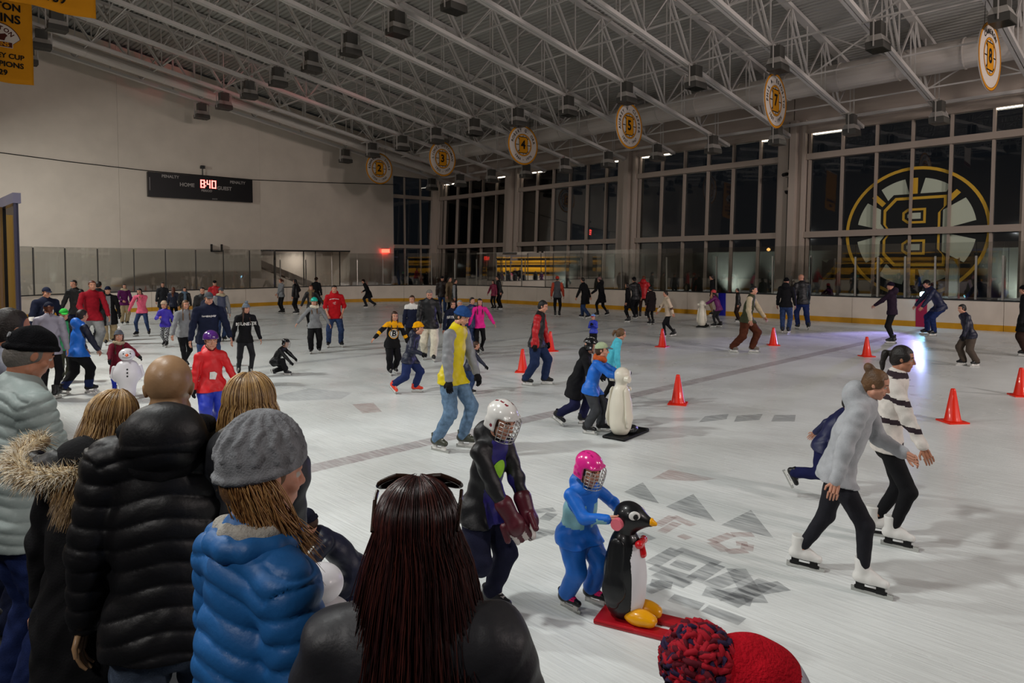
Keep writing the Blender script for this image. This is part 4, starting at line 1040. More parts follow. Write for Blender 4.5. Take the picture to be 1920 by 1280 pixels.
def head_sdf(S, c, R, hh, skin=0, big=False):
    """head in frame R (x right, y forward, z up), centre c, height hh; materials 0 skin, 1 eye white, 2 iris, 3 lips, 4 brow"""
    T = lambda x, y, z: c + R @ (np.array([x, y, z]) * hh)
    S.ell(T(0, -.05, .12), np.array([.325, .40, .375]) * hh, R, k=.02)
    S.ell(T(0, .09, -.16), np.array([.255, .27, .33]) * hh, R, k=.06 * hh)
    S.cap(T(0, .20, -.40), T(0, .23, -.42), .085 * hh, .075 * hh, k=.08 * hh)
    S.cap(T(-.20, .02, -.30), T(.20, .02, -.30), .10 * hh, .10 * hh, k=.08 * hh)
    S.cap(T(-.15, .29, .075), T(.15, .29, .075), .055 * hh, .055 * hh, k=.05 * hh)
    for s in (-1, 1):
        S.ell(T(.13 * s, .40, .0), np.array([.085, .09, .06]) * hh, R, k=.03 * hh, op='s')
        S.ell(T(.20 * s, .22, -.12), np.array([.08, .08, .07]) * hh, R, k=.06 * hh)
    S.cap(T(0, .335, .05), T(0, .412, -.125), .034 * hh, .052 * hh, k=.03 * hh)
    for s in (-1, 1):
        S.cap(T(.045 * s, .37, -.145), T(.055 * s, .36, -.145), .034 * hh, .034 * hh, k=.02 * hh)
        S.ell(T(.318 * s, -.03, -.03), np.array([.030, .070, .105]) * hh, R @ roty(.2 * s), k=.02 * hh)
        S.ell(T(.13 * s, .285, .0), np.array([.055, .055, .055]) * hh, R, mi=1, k=.004)
        S.p.append(('p', (lambda P, cc=T(.13 * s, .30, .0): np.where(np.abs(((P - cc) @ R[:, 2]) + .004 * hh) > .024 * hh, -1.0, 1.0)), T(.13 * s, .30, .0) - .085 * hh, T(.13 * s, .30, .0) + .085 * hh, 0, -.02))
        S.p.append(('p', (lambda P, cc=T(.13 * s, .35, .0): np.linalg.norm(P - cc, axis=-1) - .030 * hh), T(.13 * s, .35, .0) - .04 * hh, T(.13 * s, .35, .0) + .04 * hh, 2, 0))
        S.p.append(('p', (lambda P, a=T(.06 * s, .34, .105), b=T(.21 * s, .29, .105): segd(P, a, b) - .022 * hh), np.minimum(T(.06 * s, .34, .105), T(.21 * s, .29, .105)) - .03 * hh, np.maximum(T(.06 * s, .34, .105), T(.21 * s, .29, .105)) + .03 * hh, 4, 0))
    S.cap(T(-.085, .31, -.265), T(.085, .31, -.265), .032 * hh, .032 * hh, mi=3, k=.02 * hh)
    S.cap(T(0, .33, -.265), T(0, .33, -.265), .03 * hh, .03 * hh, mi=3, k=.03 * hh)
def segd(P, a, b):
    ba = b - a; t = np.clip(((P - a) @ ba) / (ba @ ba + 1e-12), 0, 1); return vn(P - a - t[..., None] * ba)

class Fig: pass
P_LACE = {}
NP = [0]
def person(u, v, top, face, pose, label, jacket=('hoodie', 'black'), pants=('slim', 'black'), hat=None, hair=('short', 'dark'), skates='black', gloves=None, skin=0,
           Z=None, pos=None, H=None, kid=0.0, wide=1.0, vox=None, fat=1.0, scarf=None, group=None, ut=None, dz=0.0, **pk):
    NP[0] += 1; rnd = random.Random(NP[0])
    P = POSE(pose, **pk)
    if Z is not None:
        p = CAMP + ray(u, 500) * Z; p[2] = dz; h = height_over(p, u, top) - dz
    elif pos is None:
        p = gp(u, v, dz); h = height_over(p, u if ut is None else ut, top) - dz
    else: p = np.array(pos, float); h = None
    dist = math.hypot(p[0], p[1])
    hs = (.128 + .040 * kid)                     # head share of the height
    L = .045 if skates else .012                # sole height
    rest = (1 - hs - .028); leg = .60 * rest; tor = .40 * rest
    th, shn, ank = leg * .475, leg * .465, leg * .06 + L
    hipmax = ank + th + shn
    hz = hipmax * P['hipz']
    lean, lat, tw = RAD(P['lean']), RAD(P['lat']), RAD(P['tw'])
    Rt = rotz(-tw) @ roty(lat) @ rotx(-lean); Rl = rotz(-tw * .5) @ roty(lat * .7) @ rotx(-lean * .8)
    up, fw, rt = Rt[:, 2], Rt[:, 1], Rt[:, 0]
    hip = np.array([P['hx'] + (P['rf'][0] + P['lf'][0]) / 2 * .5, P['hy'] + (P['rf'][1] + P['lf'][1]) / 2 * (.5 if 'stride' in pose else .8), hz])
    chest = hip + Rl[:, 2] * tor * .55; nb = chest + up * tor * .45
    Rh = rotz(-RAD(P['hyaw']) - tw * .6) @ rotx(-RAD(P['hpit']) - lean * .3)
    hc = nb + (up * .5 + Rh[:, 2] * .5) * (.028 + hs * .5) + Rh[:, 1] * .012
    topz = (hc + Rh[:, 2] * hs * .5)[2]
    hat_extra = {'beanie': .012, 'pom': .045, 'cap': .01, 'helmet': .02, 'hockey': .03}.get(hat[0] if hat else '', 0.004)
    if H is None: H = h / (topz + hat_extra)
    c2 = -p[:2] / np.linalg.norm(p[:2]); rgt = np.array([-c2[1], c2[0]])
    fd = math.cos(RAD(face)) * c2 + math.sin(RAD(face)) * rgt
    rz = math.atan2(-fd[0], fd[1])
    for k in ('rh', 'lh'):                       # a hand that holds something: its place in the hall
        if k + 'w' in P: P[k] = tuple((rotz(-rz) @ (np.array(P[k + 'w']) - np.array([p[0], p[1], dz]))) / H)
    f = Fig(); S_ = H; lace = P.get('lace')
    sc = lambda q: np.array(q, float) * H
    hip, chest, nb, hc = sc(hip), sc(chest), sc(nb), sc(hc); hh = hs * H
    sw = .103 * H * wide * (1 - .06 * kid)
    shl = {s: nb - up * .036 * H + rt * s * sw for s in (1, -1)}
    ua, fa = .165 * H, .145 * H
    arms, legs = {}, {}
    for s, k in ((1, 'rh'), (-1, 'lh')):
        tgt = sc(P[k]); pole = P.get(k + 'p', -fw * .8 + rt * s * .6 - np.array([0, 0, .3]))
        e, w = ik(shl[s], tgt, ua, fa, pole); arms[s] = (shl[s], e, w)
    for s, k in ((1, 'rf'), (-1, 'lf')):
        x, y, z, yaw, pit = P[k]
        Rf = rotz(-RAD(yaw)) @ rotx(RAD(pit))
        a = sc((x, y, z)) + Rf @ sc((0, -.02, ank))
        hj = hip + rt * s * .048 * H * wide - np.array([0, 0, .01 * H])
        kp = P.get(k + 'p', np.array([s * .25, 1.0, .15]) if P['lean'] < 30 else np.array([s * .3, 1, .1]))
        kn, a2 = ik(hj, a, th * H, shn * H, kp); legs[s] = (hj, kn, a2, Rf, pit)
    # world frame
    root = empty('person', (p[0], p[1], p[2]), rz, label, 'person', group)
    if lace: P_LACE[root.name] = lace
    vx = vox or min(max(.0068, dist * .00082), .022)
    f.__dict__.update(kid=kid, root=root, H=H, hip=hip, chest=chest, nb=nb, hc=hc, hh=hh, Rh=Rh, Rt=Rt, up=up, fw=fw, rt=rt, arms=arms, legs=legs, vx=vx, shl=shl, p=p, rz=rz, dist=dist, wide=wide)
    tcol = jacket[1]; kind = jacket[0]
    # --- body: one skin surface (torso and limbs under the clothes, neck, head, hands)
    S = SDF(k=.02 * H)
    S.ecap(hip, chest, .07 * H * wide, .075 * H * wide, fw, .7); S.ecap(chest, nb - up * .03 * H, .075 * H * wide, .06 * H * wide, fw, .7)
    for s in (1, -1):
        a, e, w = arms[s]; S.cap(nb - up * .03 * H, a, .03 * H, .026 * H); S.cap(a, e, .026 * H, .022 * H, k=.01 * H); S.cap(e, w, .022 * H, .0155 * H, k=.01 * H)
        hj, kn, an, Rf, pit = legs[s]; S.cap(hj, kn, .048 * H, .034 * H, k=.01 * H); S.cap(kn, an, .034 * H, .022 * H, k=.01 * H)
    bV, bQ, bM = S.poly(max(vx * 1.25, .011))
    S = SDF(k=.012 * H)
    head_sdf(S, hc, Rh, hh)
    S.cap(nb - up * .01 * H, hc - Rh[:, 2] * hh * .25 - Rh[:, 1] * hh * .08, .034 * H * (1 + .1 * (wide - 1)), .031 * H, k=.03 * hh)
    hV, hQ, hM = S.poly(min(max(vx * .55, .0048), hh / 14))
    parts = [(bV, bQ, np.zeros(len(bQ), int)), (hV, hQ, hM)]
    hands = {}
    for s in (1, -1):
        a, e, w = arms[s]; d = nrm(w - e); kk = 'rhd' if s == 1 else 'lhd'
        if kk in P: d = nrm(P[kk])
        upv = nrm(P.get('rhu' if s == 1 else 'lhu', np.array([s * .9, .2, .3])))
        hp = hand_paths(w, d, upv, s, H * .56 + .04 * kid, P.get('curl', .5), 1.0 if not gloves else 1.45)
        hands[s] = tubes_quads(hp, 4 if dist > 9 else 6)
        if not gloves: parts.append(hands[s])
    n = 0; Vs, Qs, Ms = [], [], []
    for V_, Q_, M_ in parts: Vs.append(V_); Qs.append(Q_ + n); Ms.append(M_); n += len(V_)
    link('body', quads_mesh('body', np.concatenate(Vs), np.concatenate(Qs), [m_skin[skin], m_eyew, m_iris, m_lip, m_brow], np.concatenate(Ms)), root)
    if gloves:
        for s in (1, -1):
            V_, Q_, M_ = hands[s]; a, e, w = arms[s]; g = SDF(k=.01); g.cap(w - nrm(w - e) * .03 * H, w + nrm(w - e) * .02 * H, .024 * H, .022 * H)
            g.ell(w + nrm(w - e) * .035 * H, (.026 * H,) * 3)
            sdf_build(g, min(vx, .010), 'glove', [cm(gloves, 'cloth')], root, f'{gloves} glove', extra=(V_, Q_, M_))
    # --- trousers
    pk_, pc = pants[0], pants[1]
    loose = {'slim': .82, 'jeans': 1.0, 'loose': 1.18, 'snow': 1.32}[pk_] * fat
    pm = cm(pc, {'jeans': 'denim', 'snow': 'shiny'}.get(pk_, 'cloth'))
    S = SDF(k=.025 * H)
    S.ecap(hip + up * .035 * H, hip - np.array([0, 0, .02 * H]), .082 * H * wide * (.5 + .5 * loose), .086 * H * wide * (.5 + .5 * loose), fw, .78)
    wr = .004 * H / 1.6 * (0.4 if pk_ == 'slim' else 1.2)
    for s in (1, -1):
        hj, kn, an, Rf, pit = legs[s]; la = nrm(kn - an)
        end = an + la * (.036 * H if pk_ == 'slim' else (.018 + .02 * min(kid, 1.2) if skates else .0) * H)
        S.cap(hj, kn, .064 * H * loose, .046 * H * loose, k=.012 * H, wr=wr); S.cap(kn, end, .046 * H * loose, (.030 if pk_ == 'slim' else .040) * H * loose, k=.015 * H, wr=wr)
    hem = {'coat': .17, 'jacket': .06, 'hoodie': .05, 'sweater': .045, 'puffer': .05, 'long': .30, 'vest': .05, 'shirt': .05, 'jersey': .08}[jacket[0]]
    low = hip - np.array([0, 0, 1]) * hem * .45 * H - up * hem * .55 * H
    if P['hipz'] > .8: S.plane(low + up * .03 * H, np.array([0, 0, .8]) + up * .6)
    tm = [pm]
    if len(pants) > 2: tm.append(cm(pants[2]))
    mf = None
    if pk_ == 'slim' and len(pants) > 2:
        mf = lambda cen, mi: ((np.sin(cen[:, 2] * 90) > .2) ^ (np.sin((cen[:, 0] + cen[:, 1] * .6) * 110) > .2)).astype(int)
    elif len(pants) > 2:
        mf = lambda cen, mi: (cen[:, 2] < .17 * H).astype(int)
    sdf_build(S, max(vx, .0085), 'trousers', tm, root, f'{pc} trousers' if pc in PAL else None, mfun=mf)
    # --- jacket
    fatn = {'coat': 1.12, 'jacket': 1.14, 'hoodie': 1.12, 'sweater': 1.0, 'puffer': 1.28, 'long': 1.2, 'vest': 1.1, 'shirt': .98, 'jersey': 1.14}[kind] * fat
    q = None
    shiny = kind in ('puffer', 'jacket') or 'shiny' in jacket
    jm = [cm(tcol, 'shiny' if shiny else 'cloth')] + [cm(c_, 'shiny' if shiny else 'cloth') for c_ in jacket[2:] if c_ in PAL or c_.startswith('#')]
    wr = (.0050 if kind != 'puffer' else .0022) * H / 1.6
    sm = 1 if (len(jm) > 1 and kind in ('vest', 'jersey', 'raglan')) else 0
    S = SDF(k=.03 * H)
    hr = .083 * H * wide * fatn + hem * .10 * H
    dn = -nrm(np.array([0, 0, .8]) + up * .6)
    S.ecap(low + dn * hr * .9, low - dn * .02 * H, hr, hr * .97, fw, .80, quilt=q, wr=wr); S.ecap(low - dn * .02 * H, chest, hr * .97, .079 * H * wide * fatn, fw, .77, quilt=q, wr=wr)
    S.ecap(chest, nb - up * .055 * H, .079 * H * wide * fatn, .070 * H * wide * fatn, fw, .76, quilt=q and (q[0], q[1], .03), wr=wr * .6)
    for s in (1, -1):
        hj, kn = legs[s][:2]; fr = min(.9, (hem + .05) / th)
        S.cap(hj, hj + (kn - hj) * fr, .064 * H * loose + .005 * H, (.064 - .018 * fr) * H * loose + .012 * H, k=.035 * H if kind not in ('coat', 'long') else .07 * H, wr=wr)
    S.cap(shl[1] - rt * .02 * H, nb - up * .008 * H, .036 * H * fatn, .034 * H, wr=wr * .4); S.cap(shl[-1] + rt * .02 * H, nb - up * .008 * H, .036 * H * fatn, .034 * H, wr=wr * .4)
    S.cap(nb - up * .03 * H, nb - up * .004 * H, .048 * H, .040 * H, k=.03 * H)
    for s in (1, -1):
        a, e, w = arms[s]; sr = .0355 * H * (fatn * .6 + .4)
        if kind == 'shirt' or 'short' in jacket: w = e + (w - e) * .25
        S.cap(a, e, sr * 1.05, sr * .95, mi=sm, k=.014 * H, quilt=q, wr=wr); S.cap(e, w - nrm(w - e) * .006 * H, sr * .95, sr * .72, mi=sm, k=.016 * H, quilt=q, wr=wr)
    if 'hood' in jacket or kind == 'hoodie':
        S.ell(nb - fw * .055 * H + up * .012 * H, np.array([.072, .05, .062]) * H, Rt, k=.03 * H, wr=wr * .6)
    else:
        S.cap(nb - up * .004 * H, nb + up * .012 * H - fw * .006 * H, .042 * H, .039 * H, k=.012 * H)
    S.plane(low - up * .0, -np.array([0, 0, .8]) - up * .6)
    mf = jacket_fun(f, kind, jacket) if len(jm) > 1 else None
    vj = max(vx, .0085) if kind != 'puffer' else max(vx * .8, .0068)
    nm = {'long': 'coat', 'vest': 'jacket', 'shirt': 'sweatshirt', 'jersey': 'jersey'}.get(kind, kind if kind != 'puffer' else 'padded_jacket')
    f.jacket = sdf_build(S, vj, nm, jm, root, f'{tcol} {nm}'.replace('_', ' ') if tcol in PAL else None, mfun=mf)
    if kind == 'puffer': quilt(f, f.jacket.data, P.get('qs', .058), P.get('qa', .011))
    # --- skates or shoes
    for s in (1, -1):
        hj, kn, an, Rf, pit = legs[s]; footwear(f, an, Rf, nrm(kn - an), skates, H, vx, ank, L, .082 if pk_ == 'slim' else .05)
    # --- head things
    if scarf:
        S = SDF(k=.02 * H); 
        for i in range(7):
            t = PI * 2 * i / 7; t2 = PI * 2 * (i + 1) / 7; g = lambda t_: nb + up * (.018 + .008 * math.sin(2 * t_)) * H + rt * .055 * H * math.cos(t_) + fw * .05 * H * math.sin(t_)
            S.cap(g(t), g(t2), .026 * H, .026 * H, wr=.003)
        if len(scarf) > 1: S.ecap(nb + fw * .075 * H, nb + fw * .10 * H - up * .2 * H, .03 * H, .04 * H, fw, .5, wr=.004)
        sdf_build(S, max(vx * .8, .007), 'scarf', [cm(scarf[0], 'knit')], root, f'{scarf[0]} scarf')
    if hair: make_hair(f, hair, hat)
    if hat: make_hat(f, hat)
    return f

def quilt(f, me, sp, amp):
    """padded channels with sewn grooves, following the spine and the sleeves"""
    n = len(me.vertices); V = np.empty(n * 3, np.float32); me.vertices.foreach_get('co', V); V = V.reshape(-1, 3)
    N = np.empty(n * 3, np.float32); me.vertex_normals.foreach_get('vector', N); N = N.reshape(-1, 3)
    H = f.H; rel = V - f.nb; x = rel @ f.rt; z = rel @ f.up
    s = z + .35 * np.sqrt(x * x + .004); w = np.ones(n)
    dt = segd(V, f.hip, f.nb - f.up * .06 * H) / (.082 * H)
    for k in (1, -1):
        a, e, wr_ = f.arms[k]; d1 = segd(V, a + (e - a) * .25, e); d2 = segd(V, e, wr_); da = np.minimum(d1, d2) / (.040 * H)
        on = (da < dt * 1.02) & (np.sign(x) == k) & (np.abs(x) > .085 * H)
        la = np.linalg.norm(e - a); sa = np.where(d1 < d2, (V - a) @ nrm(e - a), la + (V - e) @ nrm(wr_ - e))
        s = np.where(on, sa + .013, s)
    g = np.abs(np.sin(PI * s / sp)) ** .55
    V = V + N * (amp * (g - .62) * (z < .0))[:, None]
    me.vertices.foreach_set('co', V.astype(np.float32).ravel()); me.update()

def jacket_fun(f, kind, jk):
    H = f.H
    def fn(cen, mi):
        rel = cen - f.nb; x = rel @ f.rt; y = rel @ f.fw; z = rel @ f.up
        on_arm = np.zeros(len(cen), bool)
        for s in (1, -1):
            a, e, w = f.arms[s]
            d = np.minimum(segd(cen, a + (e - a) * .12, e), segd(cen, e, w)); dt = segd(cen, f.hip, f.nb - f.up * .05 * H)
            on_arm |= (d < .06 * H) & (d < dt * .62) & (np.abs(x) > .075 * H)
        out = np.zeros(len(cen), int)
        if 'sleeves' in jk: out[on_arm] = 1
        if 'front' in jk: out[(~on_arm) & (y > .012 * H) & (np.abs(x) < .034 * H) & (z < .0)] = 1
        if 'open' in jk: out[(~on_arm) & (y > .02 * H) & (np.abs(x) < .05 * H + (-z) * .03) & (z < .02 * H)] = 1
        if 'yoke' in jk: out[(z > -.075 * H)] = 1
        if 'panel' in jk: out[(~on_arm) & (z < -.085 * H) & (z > -.24 * H) & (y > -.05 * H) & (np.abs(x) > .03 * H)] = 1
        if 'stripes' in jk: out[((z * 1.0 / H * 8.5) % 1.0) < .22] = 1
        if 'band' in jk: out[(z < -.13 * H) & (z > -.2 * H) & ~on_arm] = 1
        if 'armstripe' in jk:
            for s in (1, -1):
                a, e, w = f.arms[s]; dm = (cen - e) @ nrm(w - e)
                out[on_arm & (np.sign(x) == s) & (dm > .02 * H) & (dm < .07 * H)] = 1
        if 'black_lower' in jk: pass
        return out
    return fn

def footwear(f, an, Rf, la, col, H, vx, ank, L, bt=.082):
    fs = 1 + .20 * f.kid
    T = lambda x, y, z: an + Rf @ (np.array([x * fs, y * fs, z]) * H)
    z0 = -(ank - L)                                  # sole level under the ankle
    z0 = max(z0, -.075); fl = .098                   # foot forward length
    S = SDF(k=.012 * H)
    if col:
        fig = col == 'white'
        S.cap(T(0, -.004, bt + .003), T(0, -.004, .0), .032 * H * fs, .028 * H * fs, k=.01 * H)
        S.cap(T(0, -.018, z0 + .026), T(0, .03, z0 + .026), .027 * H, .026 * H)
        S.cap(T(0, .03, z0 + .024), T(0, fl - .012, z0 + .018), .026 * H, .020 * H)
        S.cap(T(0, .012, .03), T(0, .055, z0 + .035), .02 * H, .018 * H)
        S.plane(T(0, 0, z0), -Rf[:, 2]); S.plane(T(0, 0, bt), Rf[:, 2])
        mats = [cm(col, 'leather'), m_sole, m_lace]
        def mf(cen, mi):
            q = (cen - an) @ Rf / H; q[:, :2] /= fs; out = np.zeros(len(cen), int)
            if fig: out[q[:, 2] < z0 + .007] = 1
            else:
                out[q[:, 2] < z0 + .006] = 1
                lw = P_LACE.get(f.root.name, (None, .011))
                if f.dist < 16: out[(np.abs(q[:, 0]) < lw[1]) & (q[:, 1] > .012) & (q[:, 1] < .07) & ((q[:, 2] * 160) % 2 < (1.0 if lw[0] is None else 1.7)) & (q[:, 2] > z0 + .03)] = 2
            return out
        if f.root.name in P_LACE: mats[2] = P_LACE[f.root.name][0]
        o = sdf_build(S, min(max(vx * .75, .006), .014), 'skate', mats, f.root, f'{col} ice skate' if col in PAL else None, mfun=mf)
        b = MB(); X, Y, Z = Rf[:, 0], Rf[:, 1], Rf[:, 2]
        zb = z0 - L
        b.obox(T(0, .035, zb + .012), X, Y, Z, (.0022 * H, .084 * H, .012 * H))
        b.build('blade', m_blade, o, 'steel blade')
        b = MB()
        for y in (-.012, .07):
            b.obox(T(0, y, z0 - L * .30), X, Y, Z, (.007 * H, .017 * H, L * .36 * H))
        b.obox(T(0, .03, z0 - L * .5), X, Y, Z, (.005 * H, .065 * H, L * .14 * H))
        b.build('blade_holder', m_sole if fig else m_holder, o)
    else:
        S.cap(T(0, -.004, .03), T(0, -.004, .0), .029 * H, .028 * H)
        S.cap(T(0, -.02, z0 + .024), T(0, fl, z0 + .02), .027 * H, .022 * H)
        S.plane(T(0, 0, z0), -Rf[:, 2])
        sdf_build(S, max(.010, vx), 'shoe', [cm('black', 'leather')], f.root)

def make_hair(f, hair, hat):
    st, col = hair[0], hair[1]; hh, R, c = f.hh, f.Rh, f.hc
    m = cm(HAIRC.get(col, col), 'hair'); T = lambda x, y, z: c + R @ (np.array([x, y, z]) * hh)
    S = SDF(k=.05 * hh); up = np.array([0, 0, 1.0]); g = .55 * up + .45 * R[:, 2]; back = -R[:, 1]
    if st != 'bald':
        S.ell(T(0, -.06, .13), np.array([.348, .42, .397]) * hh, R, wr=.003)
        S.ell(T(0, -.17, -.06), np.array([.295, .315, .33]) * hh, R, k=.05 * hh)
        S.box(T(0, .55, -.30), np.array([.6, .42, .56]) * hh, R, op='s', rd=.1 * hh, k=.06 * hh)
        if st in ('short',): S.plane(T(0, 0, -.30), -R[:, 2] * .9 + R[:, 1] * .3)
    if st in ('bun', 'pony'):
        for s in (-1, 1): S.ell(T(.27 * s, .05, .10), np.array([.09, .20, .20]) * hh, R, k=.06 * hh)
    if st == 'long':
        ln = hair[2] if len(hair) > 2 else 1.35
        nb = f.nb - f.fw * .035 * f.H
        S.ecap(T(0, -.24, -.05), nb - f.fw * .02 * f.H, .30 * hh, .27 * hh, R[:, 1], .6, k=.1 * hh, wr=.006)
        S.ecap(nb - f.fw * .02 * f.H, nb - f.up * (ln - .6) * hh - f.fw * .03 * f.H, .27 * hh, .17 * hh, f.fw, .42, k=.1 * hh, wr=.008)
        for s in (-1, 1):
            S.cap(T(.29 * s, -.02, .05), T(.31 * s, .02, -.48), .10 * hh, .085 * hh, k=.05 * hh, wr=.004)
            if len(hair) > 3: S.cap(T(.31 * s, .02, -.48), f.nb + f.rt * s * .05 * f.H + f.fw * .075 * f.H - f.up * (ln - .75) * hh, .09 * hh, .05 * hh, k=.05 * hh, wr=.004)
    elif st == 'pony':
        ln = hair[2] if len(hair) > 2 else 1.0
        a = T(0, -.42, .16); b = a + back * .22 * hh - up * .05 * hh; e = b - up * ln * .75 * hh + back * .12 * hh
        S.cap(a, b, .09 * hh, .11 * hh, k=.04 * hh); S.cap(b, (b + e) / 2 + back * .05 * hh, .12 * hh, .11 * hh, wr=.004); S.cap((b + e) / 2 + back * .05 * hh, e, .11 * hh, .03 * hh, wr=.004)
    elif st == 'bun':
        S.ell(T(0, -.36, .42), np.array([.19, .18, .17]) * hh, R, wr=.008, k=.05 * hh)
        S.cap(T(.2, -.3, -.2), T(.24, -.2, -.35), .06 * hh, .03 * hh)
    if hat:
        z = {'cap': .30, 'beanie': .22, 'pom': .22, 'helmet': .14, 'hockey': .12}[hat[0]]
        S.plane(T(0, 0, z), R[:, 2] - R[:, 1] * .2)
    h = min(max(f.vx * .7, .006), hh / 14)
    sdf_build(S, h, 'hair', [m], f.root, f'{col} hair' if col in HAIRC else None)

def make_hat(f, hat):
    kind, col = hat[0], hat[1]; hh, R, c = f.hh, f.Rh, f.hc; T = lambda x, y, z: c + R @ (np.array([x, y, z]) * hh)
    S = SDF(k=.03 * hh); h = min(max(f.vx * .7, .006), hh / 14); lab = f'{col} {dict(beanie="knit hat", pom="pompom hat", cap="cap", helmet="helmet", hockey="helmet")[kind]}' if col in PAL else None
    if kind in ('beanie', 'pom'):
        S.ell(T(0, -.06, .17), np.array([.375, .45, .42]) * hh, R, wr=.003)
        for i in range(10):
            a0, a1 = 2 * PI * i / 10, 2 * PI * (i + 1) / 10; g = lambda a: T(.365 * math.cos(a), -.06 + .435 * math.sin(a), .13 + .10 * math.sin(a))
            S.cap(g(a0), g(a1), .06 * hh, .06 * hh, k=.02 * hh, mi=1 if len(hat) > 2 else 0)
        S.plane(T(0, -.06, .07), -R[:, 2] + R[:, 1] * .25)
        o = sdf_build(S, h, 'hat', [cm(col, 'knit')] + ([cm(hat[2], 'knit')] if len(hat) > 2 else []), f.root, lab)
        if kind == 'pom':
            S = SDF(k=.02 * hh)
            for i in range(9):
                v = nrm(RNG.normal(size=3)); S.ell(T(0, -.06, .68) + v * .07 * hh, (.13 * hh,) * 3)
            sdf_build(S, h, 'pompom', [cm(hat[3] if len(hat) > 3 else col, 'knit')], o)
    elif kind == 'cap':
        S.ell(T(0, -.06, .14), np.array([.365, .44, .41]) * hh, R); S.plane(T(0, -.06, .13), -R[:, 2] + R[:, 1] * .12)
        o = sdf_build(S, h, 'cap', [cm(col)], f.root, lab)
        S = SDF(k=.02); S.ell(T(0, .42, .17), np.array([.27, .30, .045]) * hh, R @ rotx(-.18)); S.plane(T(0, .28, .17), -R[:, 1])
        sdf_build(S, min(h, .009), 'cap_brim', [cm(hat[2] if len(hat) > 2 else col)], o)
    elif kind in ('helmet', 'hockey'):
        S.ell(T(0, -.06, .17), np.array([.43, .50, .45]) * hh, R)
        S.box(T(0, -.08, -.1), np.array([.40, .30, .20]) * hh, R, rd=.12 * hh, k=.1 * hh) if kind == 'hockey' else None
        S.cap(T(-.28, .33, .26), T(.28, .33, .26), .06 * hh, .06 * hh, k=.05 * hh) if kind == 'hockey' else None
        if kind == 'helmet':
            S.plane(T(0, -.06, .07), -R[:, 2] + R[:, 1] * .22)
        else:
            S.box(T(0, .55, -.25), np.array([.5, .47, .45]) * hh, R, rd=.08 * hh, op='s', k=.03 * hh); S.box(T(0, -.05, -.3), np.array([.34, .5, .5]) * hh, R, rd=.1 * hh, op='s')
        m2 = cm(hat[2] if len(hat) > 2 else 'black', 'hard')
        def mf(cen, mi):
            q = (cen - c) @ R / hh; out = np.zeros(len(cen), int)
            if f.dist < 22:
                out[(np.abs(np.abs(q[:, 0]) - .13) < .028) & (q[:, 1] > -.34) & (q[:, 1] < .14) & (q[:, 2] > .36) & (np.abs((q[:, 1] * 5.2) % 1 - .5) < .36)] = 1
                if kind == 'hockey': out[(np.abs(q[:, 0]) > .34) & (np.hypot(q[:, 1] + .05, q[:, 2] + .08) < .055)] = 1
            return out
        o = sdf_build(S, h, 'helmet', [cm(col, 'hard'), m2], f.root, lab, mfun=mf)
        # chin strap and, for hockey, a wire cage
        P_ = []
        for s in (-1, 1): P_.append(([T(.36 * s, .0, .0), T(.30 * s, .1, -.32), T(.10 * s, .22, -.52), T(0, .25, -.53)], .018 * hh))
        link('chin_strap', quads_mesh('chin_strap', *(lambda t: (t[0], t[1]))(tubes_quads(P_)), [m_black]), o)
        if kind == 'hockey':
            P_ = []; r = .014 * hh if f.dist < 8 else .018 * hh
            def cg(a, z): k_ = .50 + .05 * math.cos(a); zz_ = z; sh = 1 - .28 * max(0, -z - .1); return T(.42 * math.sin(a) * sh, .12 + .47 * math.cos(a) * sh, zz_)
            for z in (.16, .04, -.08, -.2, -.32, -.44): P_.append(([cg(a, z) for a in np.linspace(-1.35, 1.35, 9)], r))
            for a in (-1.35, -1.0, -.66, -.33, 0, .33, .66, 1.0, 1.35): P_.append(([cg(a, z) for z in np.linspace(.16, -.44, 5)], r))
            t = tubes_quads(P_); link('face_cage', quads_mesh('face_cage', t[0], t[1], [mat('cage_wire', '#c0c0bc' if len(hat) < 4 else '#30302e', 0.3, metal=0.7)]), o, 'wire face cage')

def project(f, vs, fs, name, mt, centre, w, parent=None, label=None, off=.004, backside=False):
    """lay flat lettering or a crest (in its own xy plane, unit = metres) on the front of the jacket"""
    me = f.jacket.data; bv = BVHTree.FromPolygons([tuple(v.co) for v in me.vertices], [tuple(p.vertices) for p in me.polygons])
    sg = -1 if backside else 1; out = []
    for (x, y, _) in vs:
        o = f.nb + f.up * centre * f.H + f.up * y + f.rt * (-x * sg) + f.fw * sg * 1.0
        hit = bv.ray_cast(Vector(o), Vector(-f.fw * sg), 2.0)
        q = np.array(hit[0]) + f.fw * sg * off if hit[0] is not None else o - f.fw * sg * .9
        out.append(q)
    b = MB(); b.add(out, fs); return b.build(name, mt, parent or f.jacket, label)
def disc_v(r0, r1, n=28):
    vs = [(r * math.cos(2 * PI * i / n), r * math.sin(2 * PI * i / n), 0) for r in (r0, r1) for i in range(n)]
    return vs, [(i, (i + 1) % n, n + (i + 1) % n, n + i) for i in range(n)]
def grid_disc(r, n=20):
    vs = [(0, 0, 0)]; fs = []
    for k in range(1, 5):
        for i in range(n): vs.append((r * k / 4 * math.cos(2 * PI * i / n), r * k / 4 * math.sin(2 * PI * i / n), 0))
    for i in range(n): fs.append((0, 1 + i, 1 + (i + 1) % n))
    for k in range(3):
        for i in range(n): a = 1 + k * n + i; b = 1 + k * n + (i + 1) % n; fs.append((a, a + n, b + n, b))
    return vs, fs

